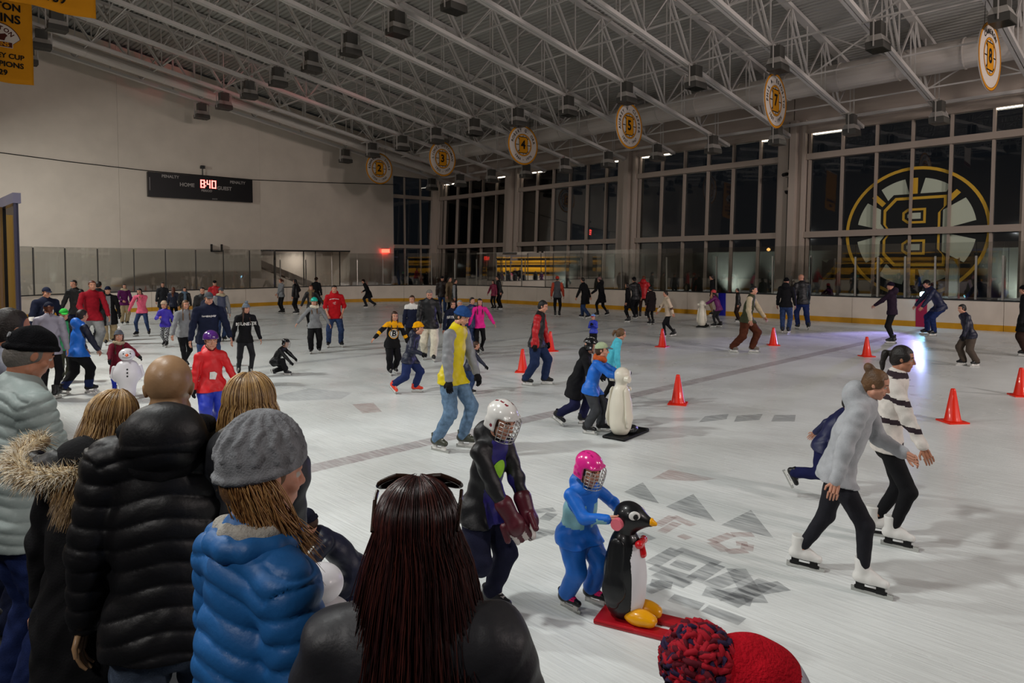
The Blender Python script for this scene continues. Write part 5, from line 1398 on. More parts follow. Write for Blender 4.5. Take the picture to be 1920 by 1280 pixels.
def mark_row(w, h, n, arch=0.0, seed=1):
    """a row of lettering too small to read: uneven upright strokes"""
    r = random.Random(seed); vs, fs = [], []
    for i in range(n):
        x0 = -w / 2 + w * i / n; x1 = x0 + w / n * r.uniform(.45, .8); z = arch * (1 - (2 * (x0 + x1) / 2 / w) ** 2); a = r.uniform(0, .3) * h; b_ = h * r.uniform(.7, 1)
        k = len(vs); vs += [(x0, z + a, 0), (x1, z + a, 0), (x1, z + b_, 0), (x0, z + b_, 0)]; fs.append((k, k + 1, k + 2, k + 3))
    return vs, fs
# ================================================================ the skaters, far to near (foot u, foot v, head-top v, facing: 0 towards the viewer, 90 to the right of the view, 180 away)
G = 'skaters on the ice'
def pp(*a, **k): k.setdefault('group', G); return person(*a, **k)
# ================================================================ skating aids
def penguin(u, v, top, face, label, cols, k=1.0):
    p = gp(u, v); h = height_over(p, u, top); c2 = -p[:2] / np.linalg.norm(p[:2]); rg = np.array([-c2[1], c2[0]])
    fd = math.cos(RAD(face)) * c2 + math.sin(RAD(face)) * rg
    r = empty('penguin_skating_aid', (p[0], p[1], 0), math.atan2(-fd[0], fd[1]), label, 'skating aid')
    dist = np.linalg.norm(p[:2]); vx = max(.0075, dist * .0009); s = h / 0.90
    cb, cw, cf, cs, ce = cols
    T = lambda x, y, z: np.array([x, y, z]) * s
    S = SDF(k=.05 * s)
    S.ell(T(0, 0, .34), np.array([.142, .158, .31]) * s); S.ell(T(0, -.01, .18), np.array([.132, .14, .17]) * s); S.ell(T(0, .0, .57), np.array([.095, .10, .13]) * s)
    S.plane(T(0, 0, .045), (0, 0, -1))
    def mf(cen, mi):
        q = cen / s; ang = np.arctan2(np.abs(q[:, 0]), q[:, 1]); lim = .95 - .25 * np.clip((q[:, 2] - .5) / .1, 0, 1) ; return np.where((ang < lim) & (q[:, 2] < .60), 1, 0)
    sdf_build(S, vx, 'body', [cb, cw], r, mfun=mf)
    S = SDF(k=.03 * s); S.ell(T(0, .03, .775), np.array([.098, .115, .108]) * s); S.cap(T(0, .10, .765), T(0, .185, .755), .062 * s, .032 * s, k=.05 * s); S.cap(T(0, .0, .64), T(0, .02, .72), .070 * s, .075 * s, k=.03 * s)
    hd = sdf_build(S, vx, 'head', [cb], r)
    S = SDF(k=.01); S.cap(T(0, .195, .756), T(0, .222, .750), .032 * s, .016 * s); sdf_build(S, vx * .7, 'beak', [cf], hd, 'orange tip of the beak')
    for sg in (-1, 1):
        S = SDF(k=.01); S.ell(T(.074 * sg, .092, .808), np.array([.016, .042, .036]) * s, rotz(.45 * sg)); sdf_build(S, vx * .7, 'eye', [cm('white', 'hard')], hd, 'white eye')
        S = SDF(k=.01); S.ell(T(.080 * sg, .103, .806), np.array([.015, .020, .022]) * s, rotz(.45 * sg)); sdf_build(S, vx * .6, 'pupil', [m_black], hd, 'black pupil')
        MB().tube([T(.075 * sg, -.02, .745), T(.135 * sg, -.025, .745)], .042 * s, 18).build('grip', ce, r, 'round side grip')
        S = SDF(k=.02); S.ecap(T(.105 * sg, -.03, .58), T(.140 * sg, -.04, .27), .060 * s, .085 * s, (1, 0, 0), .35); S.ecap(T(.140 * sg, -.04, .27), T(.135 * sg, -.05, .18), .08 * s, .05 * s, (1, 0, 0), .35); sdf_build(S, vx, 'wing', [cb], r)
        S = SDF(k=.02); S.ell(T(.075 * sg, .13, .085), np.array([.068, .115, .06]) * s); S.ell(T(.095 * sg, .21, .075), np.array([.03, .04, .035]) * s); S.ell(T(.055 * sg, .215, .075), np.array([.03, .04, .035]) * s); S.plane(T(0, 0, .035), (0, 0, -1)); sdf_build(S, vx, 'foot', [cf], r)
    S = SDF(k=.015)
    for sg in (-1, 1): S.cap(T(0, .13, .615), T(.055 * sg, .12, .60), .018 * s, .030 * s)
    S.cap(T(0, .12, .60), T(.01, .135, .52), .02 * s, .028 * s); sdf_build(S, vx * .8, 'neckerchief', [cm('brightred', 'hard') if cs is not m_sole else cb], r)
    b = MB()
    for sg in (-1, 1): b.box(.04 * s if sg > 0 else -.16 * s, .16 * s if sg > 0 else -.04 * s, -.19 * s, .43 * s, .0, .035 * s)
    b.box(-.16 * s, .16 * s, -.19 * s, .12 * s, .005 * s, .037 * s); b.box(-.16 * s, .16 * s, .40 * s, .46 * s, .002, .05 * s)
    bevel(b.build('sled_base', cs, r, kind=None), .012 * s)
    r['grip'] = [.105 * s, -.02 * s, .745 * s]
    return r
m_pblack = mat('plastic_black', '#131416', .35, coat=.2); m_pwhite = mat('plastic_white', '#d4d2d6', .3, coat=.2); m_pyel = mat('plastic_yellow', '#e8a008', .3, coat=.3); m_pred = mat('plastic_red', '#a81420', .35, coat=.2); m_ppink = mat('plastic_pink', '#d86a78', .4)
PENG = penguin(1172, 1162, 934, 72, 'black and white plastic penguin skating aid on a red sled base', (m_pblack, m_pwhite, m_pyel, m_pred, m_ppink))
penguin(1164, 819, 686, 150, 'cream plastic penguin skating aid pushed by the child in the blue jacket', (mat('plastic_cream', '#d6d0c0', .3, coat=.2), mat('plastic_cream', ''), m_pblack, m_sole, mat('plastic_cream', '')))
penguin(1316, 613, 562, 170, 'small pale penguin skating aid near the blue stripe on the boards', (mat('plastic_cream', ''), mat('plastic_cream', ''), m_pblack, m_sole, mat('plastic_cream', '')))

def grip_of(r, sg):
    g = list(r['grip']); v = rotz(r.rotation_euler[2]) @ np.array([g[0] * sg, g[1], g[2]]); return np.array(r.location) + v
g_r, g_l = grip_of(PENG, 1), grip_of(PENG, -1)
back_ = rotz(PENG.rotation_euler[2]) @ np.array([0, -.065, .02])
del PENG['grip']
HS, HJ = 'hoodie', 'jacket'
# --- back left, along the scoreboard wall
a1 = pp(85, 688, 537, 25, 'glide', 'person in navy and white football jersey with number 12 and navy cap', ('jersey', 'navy', 'white', 'armstripe'), ('jeans', 'navy'), ('cap', 'navy'), gloves=None, wide=1.12)
vs, fs = text_polys('12', .30); project(a1, vs, fs, 'number', cm('white'), -.17, .3)
pp(95, 748, 565, 160, 'stand', 'person seen from behind in pale grey top, navy cap and black leggings', ('jacket', 'lavender'), ('slim', 'black'), ('cap', 'navy'), ('pony', 'darkbrown' if False else 'auburn', .9), wide=1.05, hyaw=-25)
pp(122, 716, 577, 10, 'glide', 'kid in bright green cap, green hoodie and open black jacket', ('jacket', 'black', 'green', 'open', 'hood'), ('loose', 'olive'), ('cap', 'brightgreen'), kid=.6, tw=6)
pp(150, 738, 580, 118, 'stepL', 'boy in bright blue jacket with dark side stripes, hands low', ('jacket', 'brightblue', 'navy', 'sleeves', 'hood'), ('loose', 'black', 'darkblue'), None, ('short', 'dark'), kid=.5, rh=(.12, .16, .52), lh=(-.13, .15, .52))
pp(146, 642, 524, -35, 'armsout', 'dark-haired man in black jacket with a red glove, arm stretched out', ('jacket', 'black'), ('jeans', 'navy'), None, ('short', 'dark'), gloves='red', rh=(.24, .1, .44), lh=(-.2, .1, .44))
pp(177, 662, 525, 12, 'strideR', 'tall red-haired person in dark red sweater and grey trousers', ('sweater', '#8a0f20'), ('loose', 'grey'), None, ('short', 'auburn'), lean=12, wide=1.08, lh=(-.15, .15, .50))
pp(186, 640, 527, 150, 'stand', 'dark-haired person in black coat half hidden behind the dark red sweater', ('coat', 'black'), ('slim', 'navy'), None, ('short', 'dark'))
pp(204, 646, 536, 0, 'stepL', 'man in long black coat, dark knit cap and khaki trousers', ('coat', 'black', 'grey', 'front'), ('loose', 'khaki'), ('beanie', 'navy'), gloves='black', wide=1.06)
pp(234, 609, 532, 15, 'stand', 'woman in plum sweater with pale scarf and khaki trousers', ('sweater', 'plum'), ('loose', 'khaki'), None, ('long', 'dark', 1.0), scarf=('beige',), rh=(.07, .12, .62), lh=(-.1, .12, .6))
pp(268, 630, 540, -20, 'wide', 'girl in pink sweater and blue jeans with long dark hair', ('sweater', 'pink'), ('slim', 'jeans'), None, ('long', 'dark', 1.6, 1), lean=16, lh=(-.03, .14, .78), rh=(.26, .05, .50), hpit=18)
pp(306, 602, 529, 8, 'stand', 'dark-haired woman in black coat by the boards', ('coat', 'charcoal'), ('slim', 'jeans'), None, ('long', 'dark', 1.3))
pp(326, 607, 538, 165, 'stand', 'person with auburn hair and navy jacket, back turned', ('jacket', 'navy'), ('slim', 'black'), None, ('long', 'auburn', 1.4))
pp(347, 610, 538, 10, 'stand', 'dark-haired woman in black jacket with grey blue scarf', ('jacket', 'black'), ('slim', 'black'), None, ('long', 'dark', 1.2), scarf=('#5a6a7a', 1))
pp(311, 650, 563, -15, 'stepR', 'small child in violet jacket with white headband and plaid trousers', ('jacket', 'violet'), ('slim', 'black', 'lightgrey'), ('beanie', '#c0a890'), kid=1.0, rh=(.08, .16, .66))
pp(347, 692, 562, 22, 'stepL', 'girl in grey sweatshirt and black leggings with long light brown hair', ('sweater', 'grey'), ('slim', 'black'), None, ('long', 'lightbrown', 1.7, 1), rh=(.2, .06, .46))
pp(381, 640, 538, 5, 'stand', 'dark-haired man in black jacket behind the navy hoodie', ('jacket', 'black'), ('jeans', 'black'), None, ('short', 'dark'))
b1 = pp(392, 722, 546, 10, 'glide', 'man in navy hoodie with white lettering and a grey cap', ('hoodie', 'navy'), ('jeans', 'jeans'), ('cap', 'darkgrey'), wide=1.12, rh=(.20, .08, .44), lh=(-.24, .06, .44))
vs, fs = mark_row(.26, .045, 14, .0, 3); project(b1, vs, fs, 'lettering', cm('white'), -.10, .3)
pp(404, 606, 525, 0, 'stand', 'man in red jacket and black cap far back by the boards', ('jacket', 'red'), ('jeans', 'black'), ('cap', 'black'))
pp(415, 640, 538, 20, 'stand', 'person in grey and blue jacket with a pale cap behind the navy hoodie', ('jacket', '#3a4058', 'grey', 'sleeves'), ('jeans', 'jeans'), ('cap', 'darkgrey'), scarf=('beige',))
b2 = pp(462, 706, 563, 14, 'stepR', 'woman in black sweatshirt lettered in white, grey pompom hat and dark leggings', ('sweater', 'black'), ('slim', 'charcoal'), ('pom', '#66707c'), ('long', 'brown', 1.5, 1), hyaw=-20, rh=(.2, .04, .46), lh=(-.2, .05, .46))
vs, fs = text_polys('BRUNETTE', .085); project(b2, vs, fs, 'lettering', cm('white'), -.115, .3)
pp(226, 742, 614, 5, 'push', 'little girl in maroon coat and grey pompom hat behind the plastic snowman', ('coat', 'maroon'), ('slim', 'royal'), ('pom', '#5c6068', '#5c6068', 'white'), ('long', 'brown', 1.6, 1), gloves='black', kid=1.0, scarf=('beige',), rh=(.15, .22, .58), lh=(-.25, .20, .60), lean=12, skates='grey')
f = pp(397, 814, 618, 14, 'glide', 'child in bright red jacket, royal blue snow trousers and purple helmet', ('jacket', 'brightred', 'hood'), ('snow', 'royal'), ('helmet', 'purple', 'purple'), ('short', 'brown'), gloves='black', kid=1.0, rh=(.17, .06, .47), lh=(-.24, .05, .46), lean=4, wide=1.12)
b = MB(); b.add([(x, y, 0) for x, y in ((-.045, -.05), (.03, -.06), (.055, .02), (.02, .05), (-.04, .045))], [(0, 1, 2, 3, 4)])
project(f, b.v, b.f, 'paper_tag', cm('white'), -.215, .1, label='white paper tag', off=.014)
f = pp(540, 702, 633, 65, 'kneel', 'child in black with lime stripes and black helmet kneeling on the ice', ('jacket', 'black'), ('loose', 'black'), ('hockey', 'black', 'white'), ('short', 'brown'), gloves='black', kid=.9)
# --- middle back
pp(529, 588, 522, -60, 'stand', 'girl in grey sweatshirt and black leggings skating near the far end', ('sweater', 'grey'), ('slim', 'black'), None, ('pony', 'auburn', .9), lh=(-.1, .2, .6))
pp(556, 589, 523, -120, 'stand', 'long-haired girl in black top seen from behind at the far end', ('jacket', 'black'), ('slim', 'black'), None, ('long', 'black', 1.9), rh=(.2, .1, .6))
pp(593, 588, 519, 150, 'stand', 'dark figure in black coat at the far boards beyond the scarf', ('coat', 'black'), ('slim', 'black'), ('beanie', 'darkbrown'))
pp(585, 615, 534, -10, 'armsout', 'girl in black with a long tan scarf, arms spread', ('jacket', 'black'), ('slim', 'black'), None, ('long', 'auburn', 1.7, 1), scarf=('tan', 1), rh=(.26, .05, .46), lh=(-.33, .05, .50))
pp(591, 662, 556, 0, 'armsout', 'girl in turquoise helmet and grey sweatshirt with cream scarf', ('sweater', 'grey'), ('loose', 'black'), ('helmet', 'turquoise'), ('long', 'lightbrown', 1.5, 1), scarf=('cream',), gloves=None, kid=.45, rh=(.30, .05, .56), lh=(-.32, .05, .42), hyaw=14)
f = pp(628, 651, 534, 5, 'wide', 'man in red short-sleeved hoodie and blue jeans', ('hoodie', 'red', 'short'), ('jeans', 'jeans'), None, ('short', 'dark'), wide=1.06, rh=(.115, .09, .555), lh=(-.115, .09, .555), rf=(.10, -.02, 0, 15, 0), lf=(-.10, .02, 0, -15, 0), tw=4)
vs, fs = mark_row(.27, .03, 13, .035, 5); project(f, vs, fs, 'lettering', cm('white'), -.085, .3); vs, fs = mark_row(.08, .09, 3, .0, 8); project(f, vs, fs, 'chest_mark', cm('#c89a98'), -.15, .3)
pp(690, 577, 523, -75, 'strideL', 'dark figure in long black coat striding left near the far boards', ('coat', 'black'), ('jeans', 'charcoal'), ('beanie', 'darkbrown'), lean=28)
g1 = pp(736, 702, 583, 15, 'armsout', 'girl in black and gold hockey jersey with spoked emblem and hair flying', ('jersey', 'black', 'gold', 'yoke', 'armstripe'), ('loose', 'black'), None, ('long', 'brown', 1.6, 1), gloves=None, kid=.5, rh=(.36, .10, .56), lh=(-.26, .06, .46), rf=(.05, .05, 0, 5, 0), lf=(-.06, -.08, .01, -10, -8), lat=-5)
vs, fs = grid_disc(.115); project(g1, vs, fs, 'crest', cm('black'), -.17, .2, off=.004); vs, fs = grid_disc(.105); project(g1, vs, fs, 'crest_field', cm('white'), -.17, .2, off=.006)
vs, fs = disc_v(.095, .108); project(g1, vs, fs, 'crest_rim', cm('gold'), -.17, .2, off=.008); vs, fs = text_polys('B', .17); project(g1, vs, fs, 'crest_letter', cm('black'), -.17, .2, off=.010)
vs, fs = disc_v(.075, .086); project(g1, vs, fs, 'crest_rim', cm('black'), -.17, .2, off=.008)
pp(774, 660, 553, -10, 'stand', 'boy in dark jersey half hidden beside the grey-haired man', ('jersey', 'navy', 'white', 'yoke'), ('loose', 'black'), None, ('short', 'brown'), kid=.4, gloves='black')
pp(806, 676, 543, 6, 'stepR', 'grey-haired man in black jacket with strap and cream trousers', ('jacket', 'black'), ('loose', 'cream'), None, ('short', 'grey'), hpit=22, wide=1.1, rh=(.17, .08, .47))
pp(830, 590, 517, -5, 'stand', 'man in dark brown jacket and dark cap at the far boards', ('jacket', '#241612'), ('jeans', 'jeans'), ('cap', 'black'), wide=1.15)
pp(842, 592, 519, 60, 'stand', 'bearded man in tan coat just behind the dark brown jacket', ('coat', 'tan'), ('jeans', 'black'), None, ('short', 'dark'))
pp(852, 594, 523, 80, 'stand', 'person in black jacket right of the tan coat', ('jacket', 'black', 'grey', 'sleeves'), ('slim', 'black'), None, ('short', 'dark'))
f = pp(846, 672, 563, 30, 'glide', 'brown-haired person in navy sweatshirt with white arched lettering', ('sweater', 'navy'), ('slim', 'black'), None, ('pony', 'brown', .7), hyaw=15)
vs, fs = text_polys('PATRIOTS', .085); project(f, vs, fs, 'lettering', cm('white'), -.12, .3)
pp(862, 655, 562, 10, 'stand', 'pale-haired child in red jacket behind the blue knit hat', ('jacket', 'red'), ('loose', 'black'), None, ('short', 'white'), kid=.8)
pp(884, 664, 557, 40, 'stand', 'dark-haired man in blue jacket behind the pink top', ('jacket', 'darkblue'), ('jeans', 'jeans'), None, ('short', 'dark'))
pp(899, 664, 559, 8, 'stepL', 'girl in hot pink top and black leggings with long dark hair, arm out', ('sweater', 'hotpink'), ('slim', 'black'), None, ('long', 'dark', 1.7, 1), lh=(-.30, .02, .50), rh=(.2, .05, .5), skates='black')
pp(926, 580, 525, -40, 'stand', 'woman in magenta jacket and black leggings by the far boards', ('jacket', '#7a1038'), ('slim', 'black'), None, ('long', 'dark', 1.2), rh=(.28, .03, .5))
pp(938, 580, 517, -70, 'stand', 'dark-haired man in black jacket leaning to the magenta jacket', ('jacket', 'black'), ('jeans', 'black'), None, ('short', 'dark'), lean=12)
# --- the child in navy stretching behind the man in yellow
pp(877, 738, 640, 100, 'armsout', 'child in navy stretching an arm out behind the man in yellow', ('jacket', 'navy'), ('jeans', 'jeans'), None, ('short', 'brown'), kid=.8, gloves='black', rh=(.16, .34, .50), lh=(-.30, .10, .52), lean=25)
f = pp(771, 736, 602, 70, 'strideR', 'child in navy tracksuit, yellow knit hat and orange red skates skating right', ('jacket', 'navy', 'hood'), ('loose', 'darkblue'), ('beanie', 'gold'), ('short', 'brown'), skates='#e03a20', gloves='black', kid=.9, lean=22)
y1 = pp(848, 842, 574, 58, 'glide', 'bearded man in yellow and grey jacket, blue knit hat and jeans', ('vest', 'yellow', 'grey', 'sleeves', 'shiny'), ('jeans', 'lightjeans'), ('beanie', '#24457a'), ('short', 'dark'), gloves='black', skates='olive', hpit=24, lean=10, rh=(.165, .08, .47), lh=(-.15, .12, .50), rf=(.085, -.06, 0, 12, 0), lf=(-.075, .06, 0, -6, 0), vox=.0075, wide=.97)
y1S = SDF(k=.012)
for s in (-1, 0, 1):
    q0 = y1.hc + y1.Rh @ (np.array([.15 * s, .235 - .05 * abs(s), -.36]) * y1.hh); y1S.cap(q0, q0 + y1.Rh @ (np.array([.06 * s, -.10 * abs(s), .17]) * y1.hh), .06 * y1.hh, .05 * y1.hh)
sdf_build(y1S, .007, 'beard', [cm(HAIRC['dark'], 'hair')], y1.root, 'short dark beard')
# --- far boards, centre and right
pp(1045, 594, 517, 175, 'stand', 'person in orange knit hat and grey vest over orange sleeves', ('vest', 'darkgrey', '#a8402c', 'sleeves'), ('slim', 'black'), ('beanie', '#b83c2c'))
pp(1096, 597, 520, -120, 'stepL', 'man in dark suit jacket and jeans near the windows', ('coat', 'black'), ('jeans', 'jeans'), None, ('short', 'dark'))
pp(1127, 593, 519, -115, 'stepR', 'person in pink knit hat and hooded black jacket', ('coat', 'black', 'hood'), ('slim', 'black'), ('beanie', '#8c6a68'), lh=(-.14, .2, .6))
pp(1178, 604, 530, -100, 'stand', 'dark figure in black coat with long hair at the left of the group of four', ('coat', 'black'), ('slim', 'black'), None, ('long', 'dark', 1.3))
pp(1192, 598, 519, -150, 'glide', 'man in black hat and black jacket inside the group of four', ('jacket', 'black'), ('jeans', 'black'), ('beanie', 'black'))
pp(1206, 596, 517, 170, 'glide', 'person in bright red jacket in the group of four', ('jacket', 'red', 'hood'), ('slim', 'darkbrown'), None, ('short', 'auburn'))
pp(1221, 609, 536, -140, 'stand', 'girl in dark brown coat at the right of the group of four', ('coat', '#1c1416'), ('slim', 'black'), None, ('pony', 'black', .6), skates='black')
pp(1252, 632, 545, -75, 'stepR', 'person in white jacket with tan and black sleeve, skating left', ('jacket', '#c4b09a', 'brown', 'armstripe'), ('slim', 'black'), None, ('short', 'dark'), rh=(.1, .2, .55))
pp(1336, 592, 515, -90, 'stand', 'dark-haired man in black shirt behind the child with the white penguin', ('shirt', 'black'), ('slim', 'tan'), None, ('short', 'dark'))
pp(1342, 613, 543, -100, 'push', 'child in magenta jacket with pink headband pushing the far white penguin', ('jacket', '#6a1a60'), ('slim', 'charcoal'), ('beanie', '#c84a50'), ('long', 'dark', 1.0), kid=.6)
pp(1384, 603, 540, -80, 'stand', 'young person in black top and brown trousers behind the camouflage jacket', ('jacket', 'black'), ('loose', 'darkbrown'), None, ('short', 'black'))
pp(1399, 661, 535, 78, 'strideR', 'man in camouflage jacket and rust brown trousers striding right', ('vest', 'camo', 'beige', 'sleeves'), ('loose', '#4a2414'), None, ('short', 'black'), lean=14, skates='#6a625a', rf=(.07, -.17, 0, 20, 0), lf=(-.05, .09, 0, -4, 0), rh=(.2, .1, .5), lh=(-.16, .22, .52))
pp(1473, 625, 520, 170, 'stand', 'person in black hooded top and jeans seen from behind', ('hoodie', 'black'), ('jeans', 'jeans'), ('beanie', 'black'), hair=None)
pp(1503, 618, 514, -160, 'stepR', 'bald man in black fleece and dark jeans', ('jacket', 'black'), ('jeans', 'darkblue'), None, None, hyaw=-25, wide=1.05)
pp(1672, 644, 528, -100, 'stand', 'woman in purple hooded top with arm out, near the red stripe', ('hoodie', '#241626'), ('slim', 'black'), ('beanie', '#1c1424'), hair=None, lh=(-.05, .30, .60), rh=(.14, .05, .5))
pp(1744, 629, 524, -70, 'wide', 'stooping man in dark blue by the blue stage light', ('jacket', '#141c3c'), ('jeans', 'darkblue'), ('cap', 'black'), lean=34, hy=-.16, hipz=.88, rh=(.16, .2, .45), lh=(-.14, .2, .45))
pp(1817, 686, 570, -62, 'glide', 'boy in dark navy jacket and brown trousers at the right', ('jacket', '#10142a'), ('loose', '#4a4038'), None, ('short', 'black'), kid=.3, gloves='black', lean=18, lh=(-.14, .16, .50), rh=(.16, -.1, .5))
pp(1922, 668, 534, -95, 'stand', 'dark figure in black cap cut off by the right edge', ('coat', 'black'), ('loose', 'darkbrown'), ('beanie', 'black'), gloves='black')
# --- middle distance
f = pp(1006, 722, 563, 72, 'stepR', 'boy in red and black jacket and navy track trousers', ('jacket', 'black', 'red', 'sleeves'), ('loose', '#1c2a4a'), None, ('short', 'black'), kid=.25, gloves='black', rf=(.07, -.10, 0, 10, 0), lf=(-.06, .10, 0, -4, 0), hpit=14, rh=(.15, .03, .46), lh=(-.15, .1, .46))
pp(1113, 652, 588, -20, 'chest', 'tiny child in blue jacket with a red-striped cap far behind the others', ('jacket', 'royal'), ('loose', 'black'), ('cap', '#6a8cc0', 'red'), kid=1.3, gloves='black')
pp(1084, 796, 629, 88, 'strideR', 'boy in black coat and glossy black helmet bent forward', ('coat', 'black', 'hood'), ('loose', '#16183a'), ('hockey', 'black', 'white', 'd'), ('short', 'dark'), kid=.9, gloves='black', lean=26, rf=(.10, -.24, .06, 24, -30), lf=(-.04, .06, 0, -6, 0), rh=(.10, .24, .55), lh=(-.08, .25, .56))
pp(1142, 762, 615, 95, 'glide', 'brown-haired girl in turquoise top behind the blue jacket', ('sweater', 'aqua'), ('slim', 'black'), None, ('pony', 'lightbrown', .7), lean=22, kid=.3)
f = pp(1122, 812, 640, 80, 'push', 'child in blue jacket and patterned cap pushing the white penguin', ('jacket', 'brightblue'), ('loose', '#3a3c40'), ('cap', '#a0ad8c', '#5a6a70'), ('short', 'brown'), kid=.9, rh=(.07, .26, .62), lh=(-.09, .26, .64), lean=20, scarf=('#c05a30',))
# --- foreground skaters
f = pp(912, 1150, 740, 48, 'strideR', 'boy in white hockey helmet and open black jacket with maroon gloves', ('jacket', 'black', '#241c6a', 'open', 'hood'), ('loose', '#12142a'), ('hockey', 'white', '#7a2430', 'd'), ('short', 'brown'), kid=.7, ut=955, lean=17, wide=.95,
       rf=(.05, -.20, .14, 10, -62), lf=(-.03, .02, 0, -6, 0), rh=(.03, .18, .50), lh=(-.07, .20, .47), hpit=16, vox=.0075, skates='charcoal', hipz=.95, fat=.95)
vs, fs = grid_disc(.05); project(f, [(x * 1.2, y * 1.3, z) for x, y, z in vs], fs, 'shirt_print', mat('print_lime', '#8fc838', .8), -.115, .1, label='lime green shirt print')
for s in (1, -1):
    a, e, w = f.arms[s]; d = nrm(w - e); S = SDF(k=.02); H = f.H; up_ = nrm(np.array([s * .8, .3, .5]))
    S.cap(e + (w - e) * .62, w + d * .01, .042 * H, .036 * H); S.ell(w + d * .05 * H, np.array([.042, .042, .05]) * H); x_ = nrm(np.cross(d, up_))
    for k_, o in enumerate((-.03, -.01, .01, .03)): S.cap(w + d * .07 * H + x_ * o * H, w + d * .115 * H + x_ * o * 1.1 * H - up_ * .015 * H, .015 * H, .012 * H, k=.006, mi=k_ % 2)
    S.cap(w + d * .03 * H + x_ * .05 * H, w + d * .09 * H + x_ * .065 * H, .018 * H, .014 * H, k=.01)
    sdf_build(S, .008, 'hockey_glove', [cm('#4a1420', 'leather'), cm('#b8b0ac', 'leather')], f.root, 'padded maroon hockey glove')
# the child with the penguin
k1 = pp(1082, 1134, 839, 52, 'push', 'small child in blue snowsuit and pink helmet with wire cage', ('jacket', 'brightblue', 'lightblue', 'panel', 'hood'), ('snow', '#1560b8'), ('hockey', 'hotpink', '#b01868'), ('short', 'dark'), kid=1.6, lean=14, hy=-.02, ut=1125,
         rf=(.075, -.02, 0, 4, 0), lf=(-.085, .06, 0, -4, 0), tw=10, rhw=tuple(g_r + back_), lhw=tuple(g_l + back_), hpit=12, vox=.0068, wide=1.18, fat=1.05, lace=(mat('lace_pink', '#e0206c', .7), .020))
# the pair of girls on the right
h2 = pp(1652, 1013, 645, 86, 'stepR', 'tall girl in striped white sweater and black leggings with dark ponytail', ('sweater', '#d4cdc6', '#33282e', 'stripes'), ('slim', 'black'), None, ('pony', 'dark', 1.1), skates='white', lean=8, rf=(.06, .07, 0, 6, 0), lf=(-.05, -.02, .0, -6, 0), rh=(.15, .20, .50), lh=(-.17, .02, .60), vox=.0075, ut=1655, skin=1)
h1 = pp(1585, 1094, 688, 80, 'stepR', 'girl in grey hooded sweatshirt and black leggings with hair in a bun', ('hoodie', 'lightgrey'), ('slim', '#1c1c22'), None, ('bun', 'lightbrown'), skates='white', lean=22, rf=(.05, .10, 0, 4, 0), lf=(-.05, -.20, .0, -8, -4), rh=(.20, -.02, .47), lh=(-.06, .22, .62), hpit=10, vox=.0072, ut=1588)
pp(1552, 935, 735, 92, 'strideR', 'child in navy hidden behind the grey hoodie, one leg kicked back', ('jacket', '#141a44'), ('loose', '#121640'), None, ('short', 'dark'), kid=.5, rf=(.10, -.34, .18, 20, -60), lf=(.0, .08, 0, 0, 0), lean=34)
m_band = mat('wrist_teal', '#1c9c98', .5); a, e, w = h2.arms[1]; d = nrm(w - e)
MB().tube([w - d * .035, w - d * .02], .031, 14).build('wristband', m_band, h2.root, 'teal wristband')

def snowman(pos, h, face, label):
    p = np.array(pos, float); c2 = -p[:2] / np.linalg.norm(p[:2]); rg = np.array([-c2[1], c2[0]]); fd = math.cos(RAD(face)) * c2 + math.sin(RAD(face)) * rg
    r = empty('snowman_skating_aid', (p[0], p[1], 0), math.atan2(-fd[0], fd[1]), label, 'skating aid'); s = h / 1.0; vx = .009
    T = lambda x, y, z: np.array([x, y, z]) * s; m = m_pwhite
    S = SDF(k=.12 * s); S.ell(T(0, 0, .52), np.array([.245, .205, .235]) * s); S.ell(T(0, 0, .20), np.array([.145, .135, .24]) * s); S.ell(T(0, 0, .70), np.array([.15, .13, .07]) * s, k=.08 * s); S.plane(T(0, 0, .04), (0, 0, -1))
    bd = sdf_build(S, vx, 'body', [m], r)
    S = SDF(k=.02); S.ell(T(0, .02, .885), np.array([.14, .135, .122]) * s); hd = sdf_build(S, vx * .8, 'head', [m], r)
    fy = lambda x, z: .02 + .135 * math.sqrt(max(0, 1 - (x / .14) ** 2 - ((z - .885) / .122) ** 2))
    for sg in (-1, 1):
        x, z = .058 * sg, .915; S = SDF(); S.ell(T(x, fy(x, z), z), np.array([.013, .010, .017]) * s); sdf_build(S, .0055, 'eye', [m_black], hd, 'black eye')
        S = SDF(); S.cap(T(x * 1.25, fy(x * 1.25, .948) - .002, .945), T(x * .75, fy(x * .75, .952) - .002, .952), .0055 * s, .0055 * s); sdf_build(S, .0045, 'eyebrow', [m_black], hd)
    S = SDF(); S.cap(T(0, .15, .885), T(0, .205, .88), .030 * s, .014 * s); sdf_build(S, .007, 'nose', [mat('plastic_orange', '#e05a14', .35, coat=.2)], hd, 'orange carrot nose')
    pts = [T(x, fy(x, .835 + 3.2 * x * x) - .001, .835 + 3.2 * x * x) for x in np.linspace(-.075, .075, 9)]
    MB().tube(pts, .0048 * s, 6).build('smile', m_black, hd, 'black smile line')
    for z in (.62, .555, .49):
        y = .205 * math.sqrt(max(0, 1 - ((z - .52) / .235) ** 2)) + .006; S = SDF(); S.ell(T(0, y, z), np.array([.018, .012, .018]) * s); sdf_build(S, .006, 'button', [m_black], bd, 'black button')
    for sg in (-1, 1):
        S = SDF(k=.03); S.cap(T(.22 * sg, -.02, .64), T(.255 * sg, -.03, .48), .04 * s, .035 * s); S.cap(T(.255 * sg, -.03, .48), T(.20 * sg, .0, .40), .035 * s, .03 * s); sdf_build(S, vx, 'arm', [m], r)
        b = MB(); b.box((.03 if sg > 0 else -.11) * s, (.11 if sg > 0 else -.03) * s, -.2 * s, .30 * s, 0, .045 * s); bevel(b.build('runner', m_pblack, r, 'black runner'), .01)
    return r
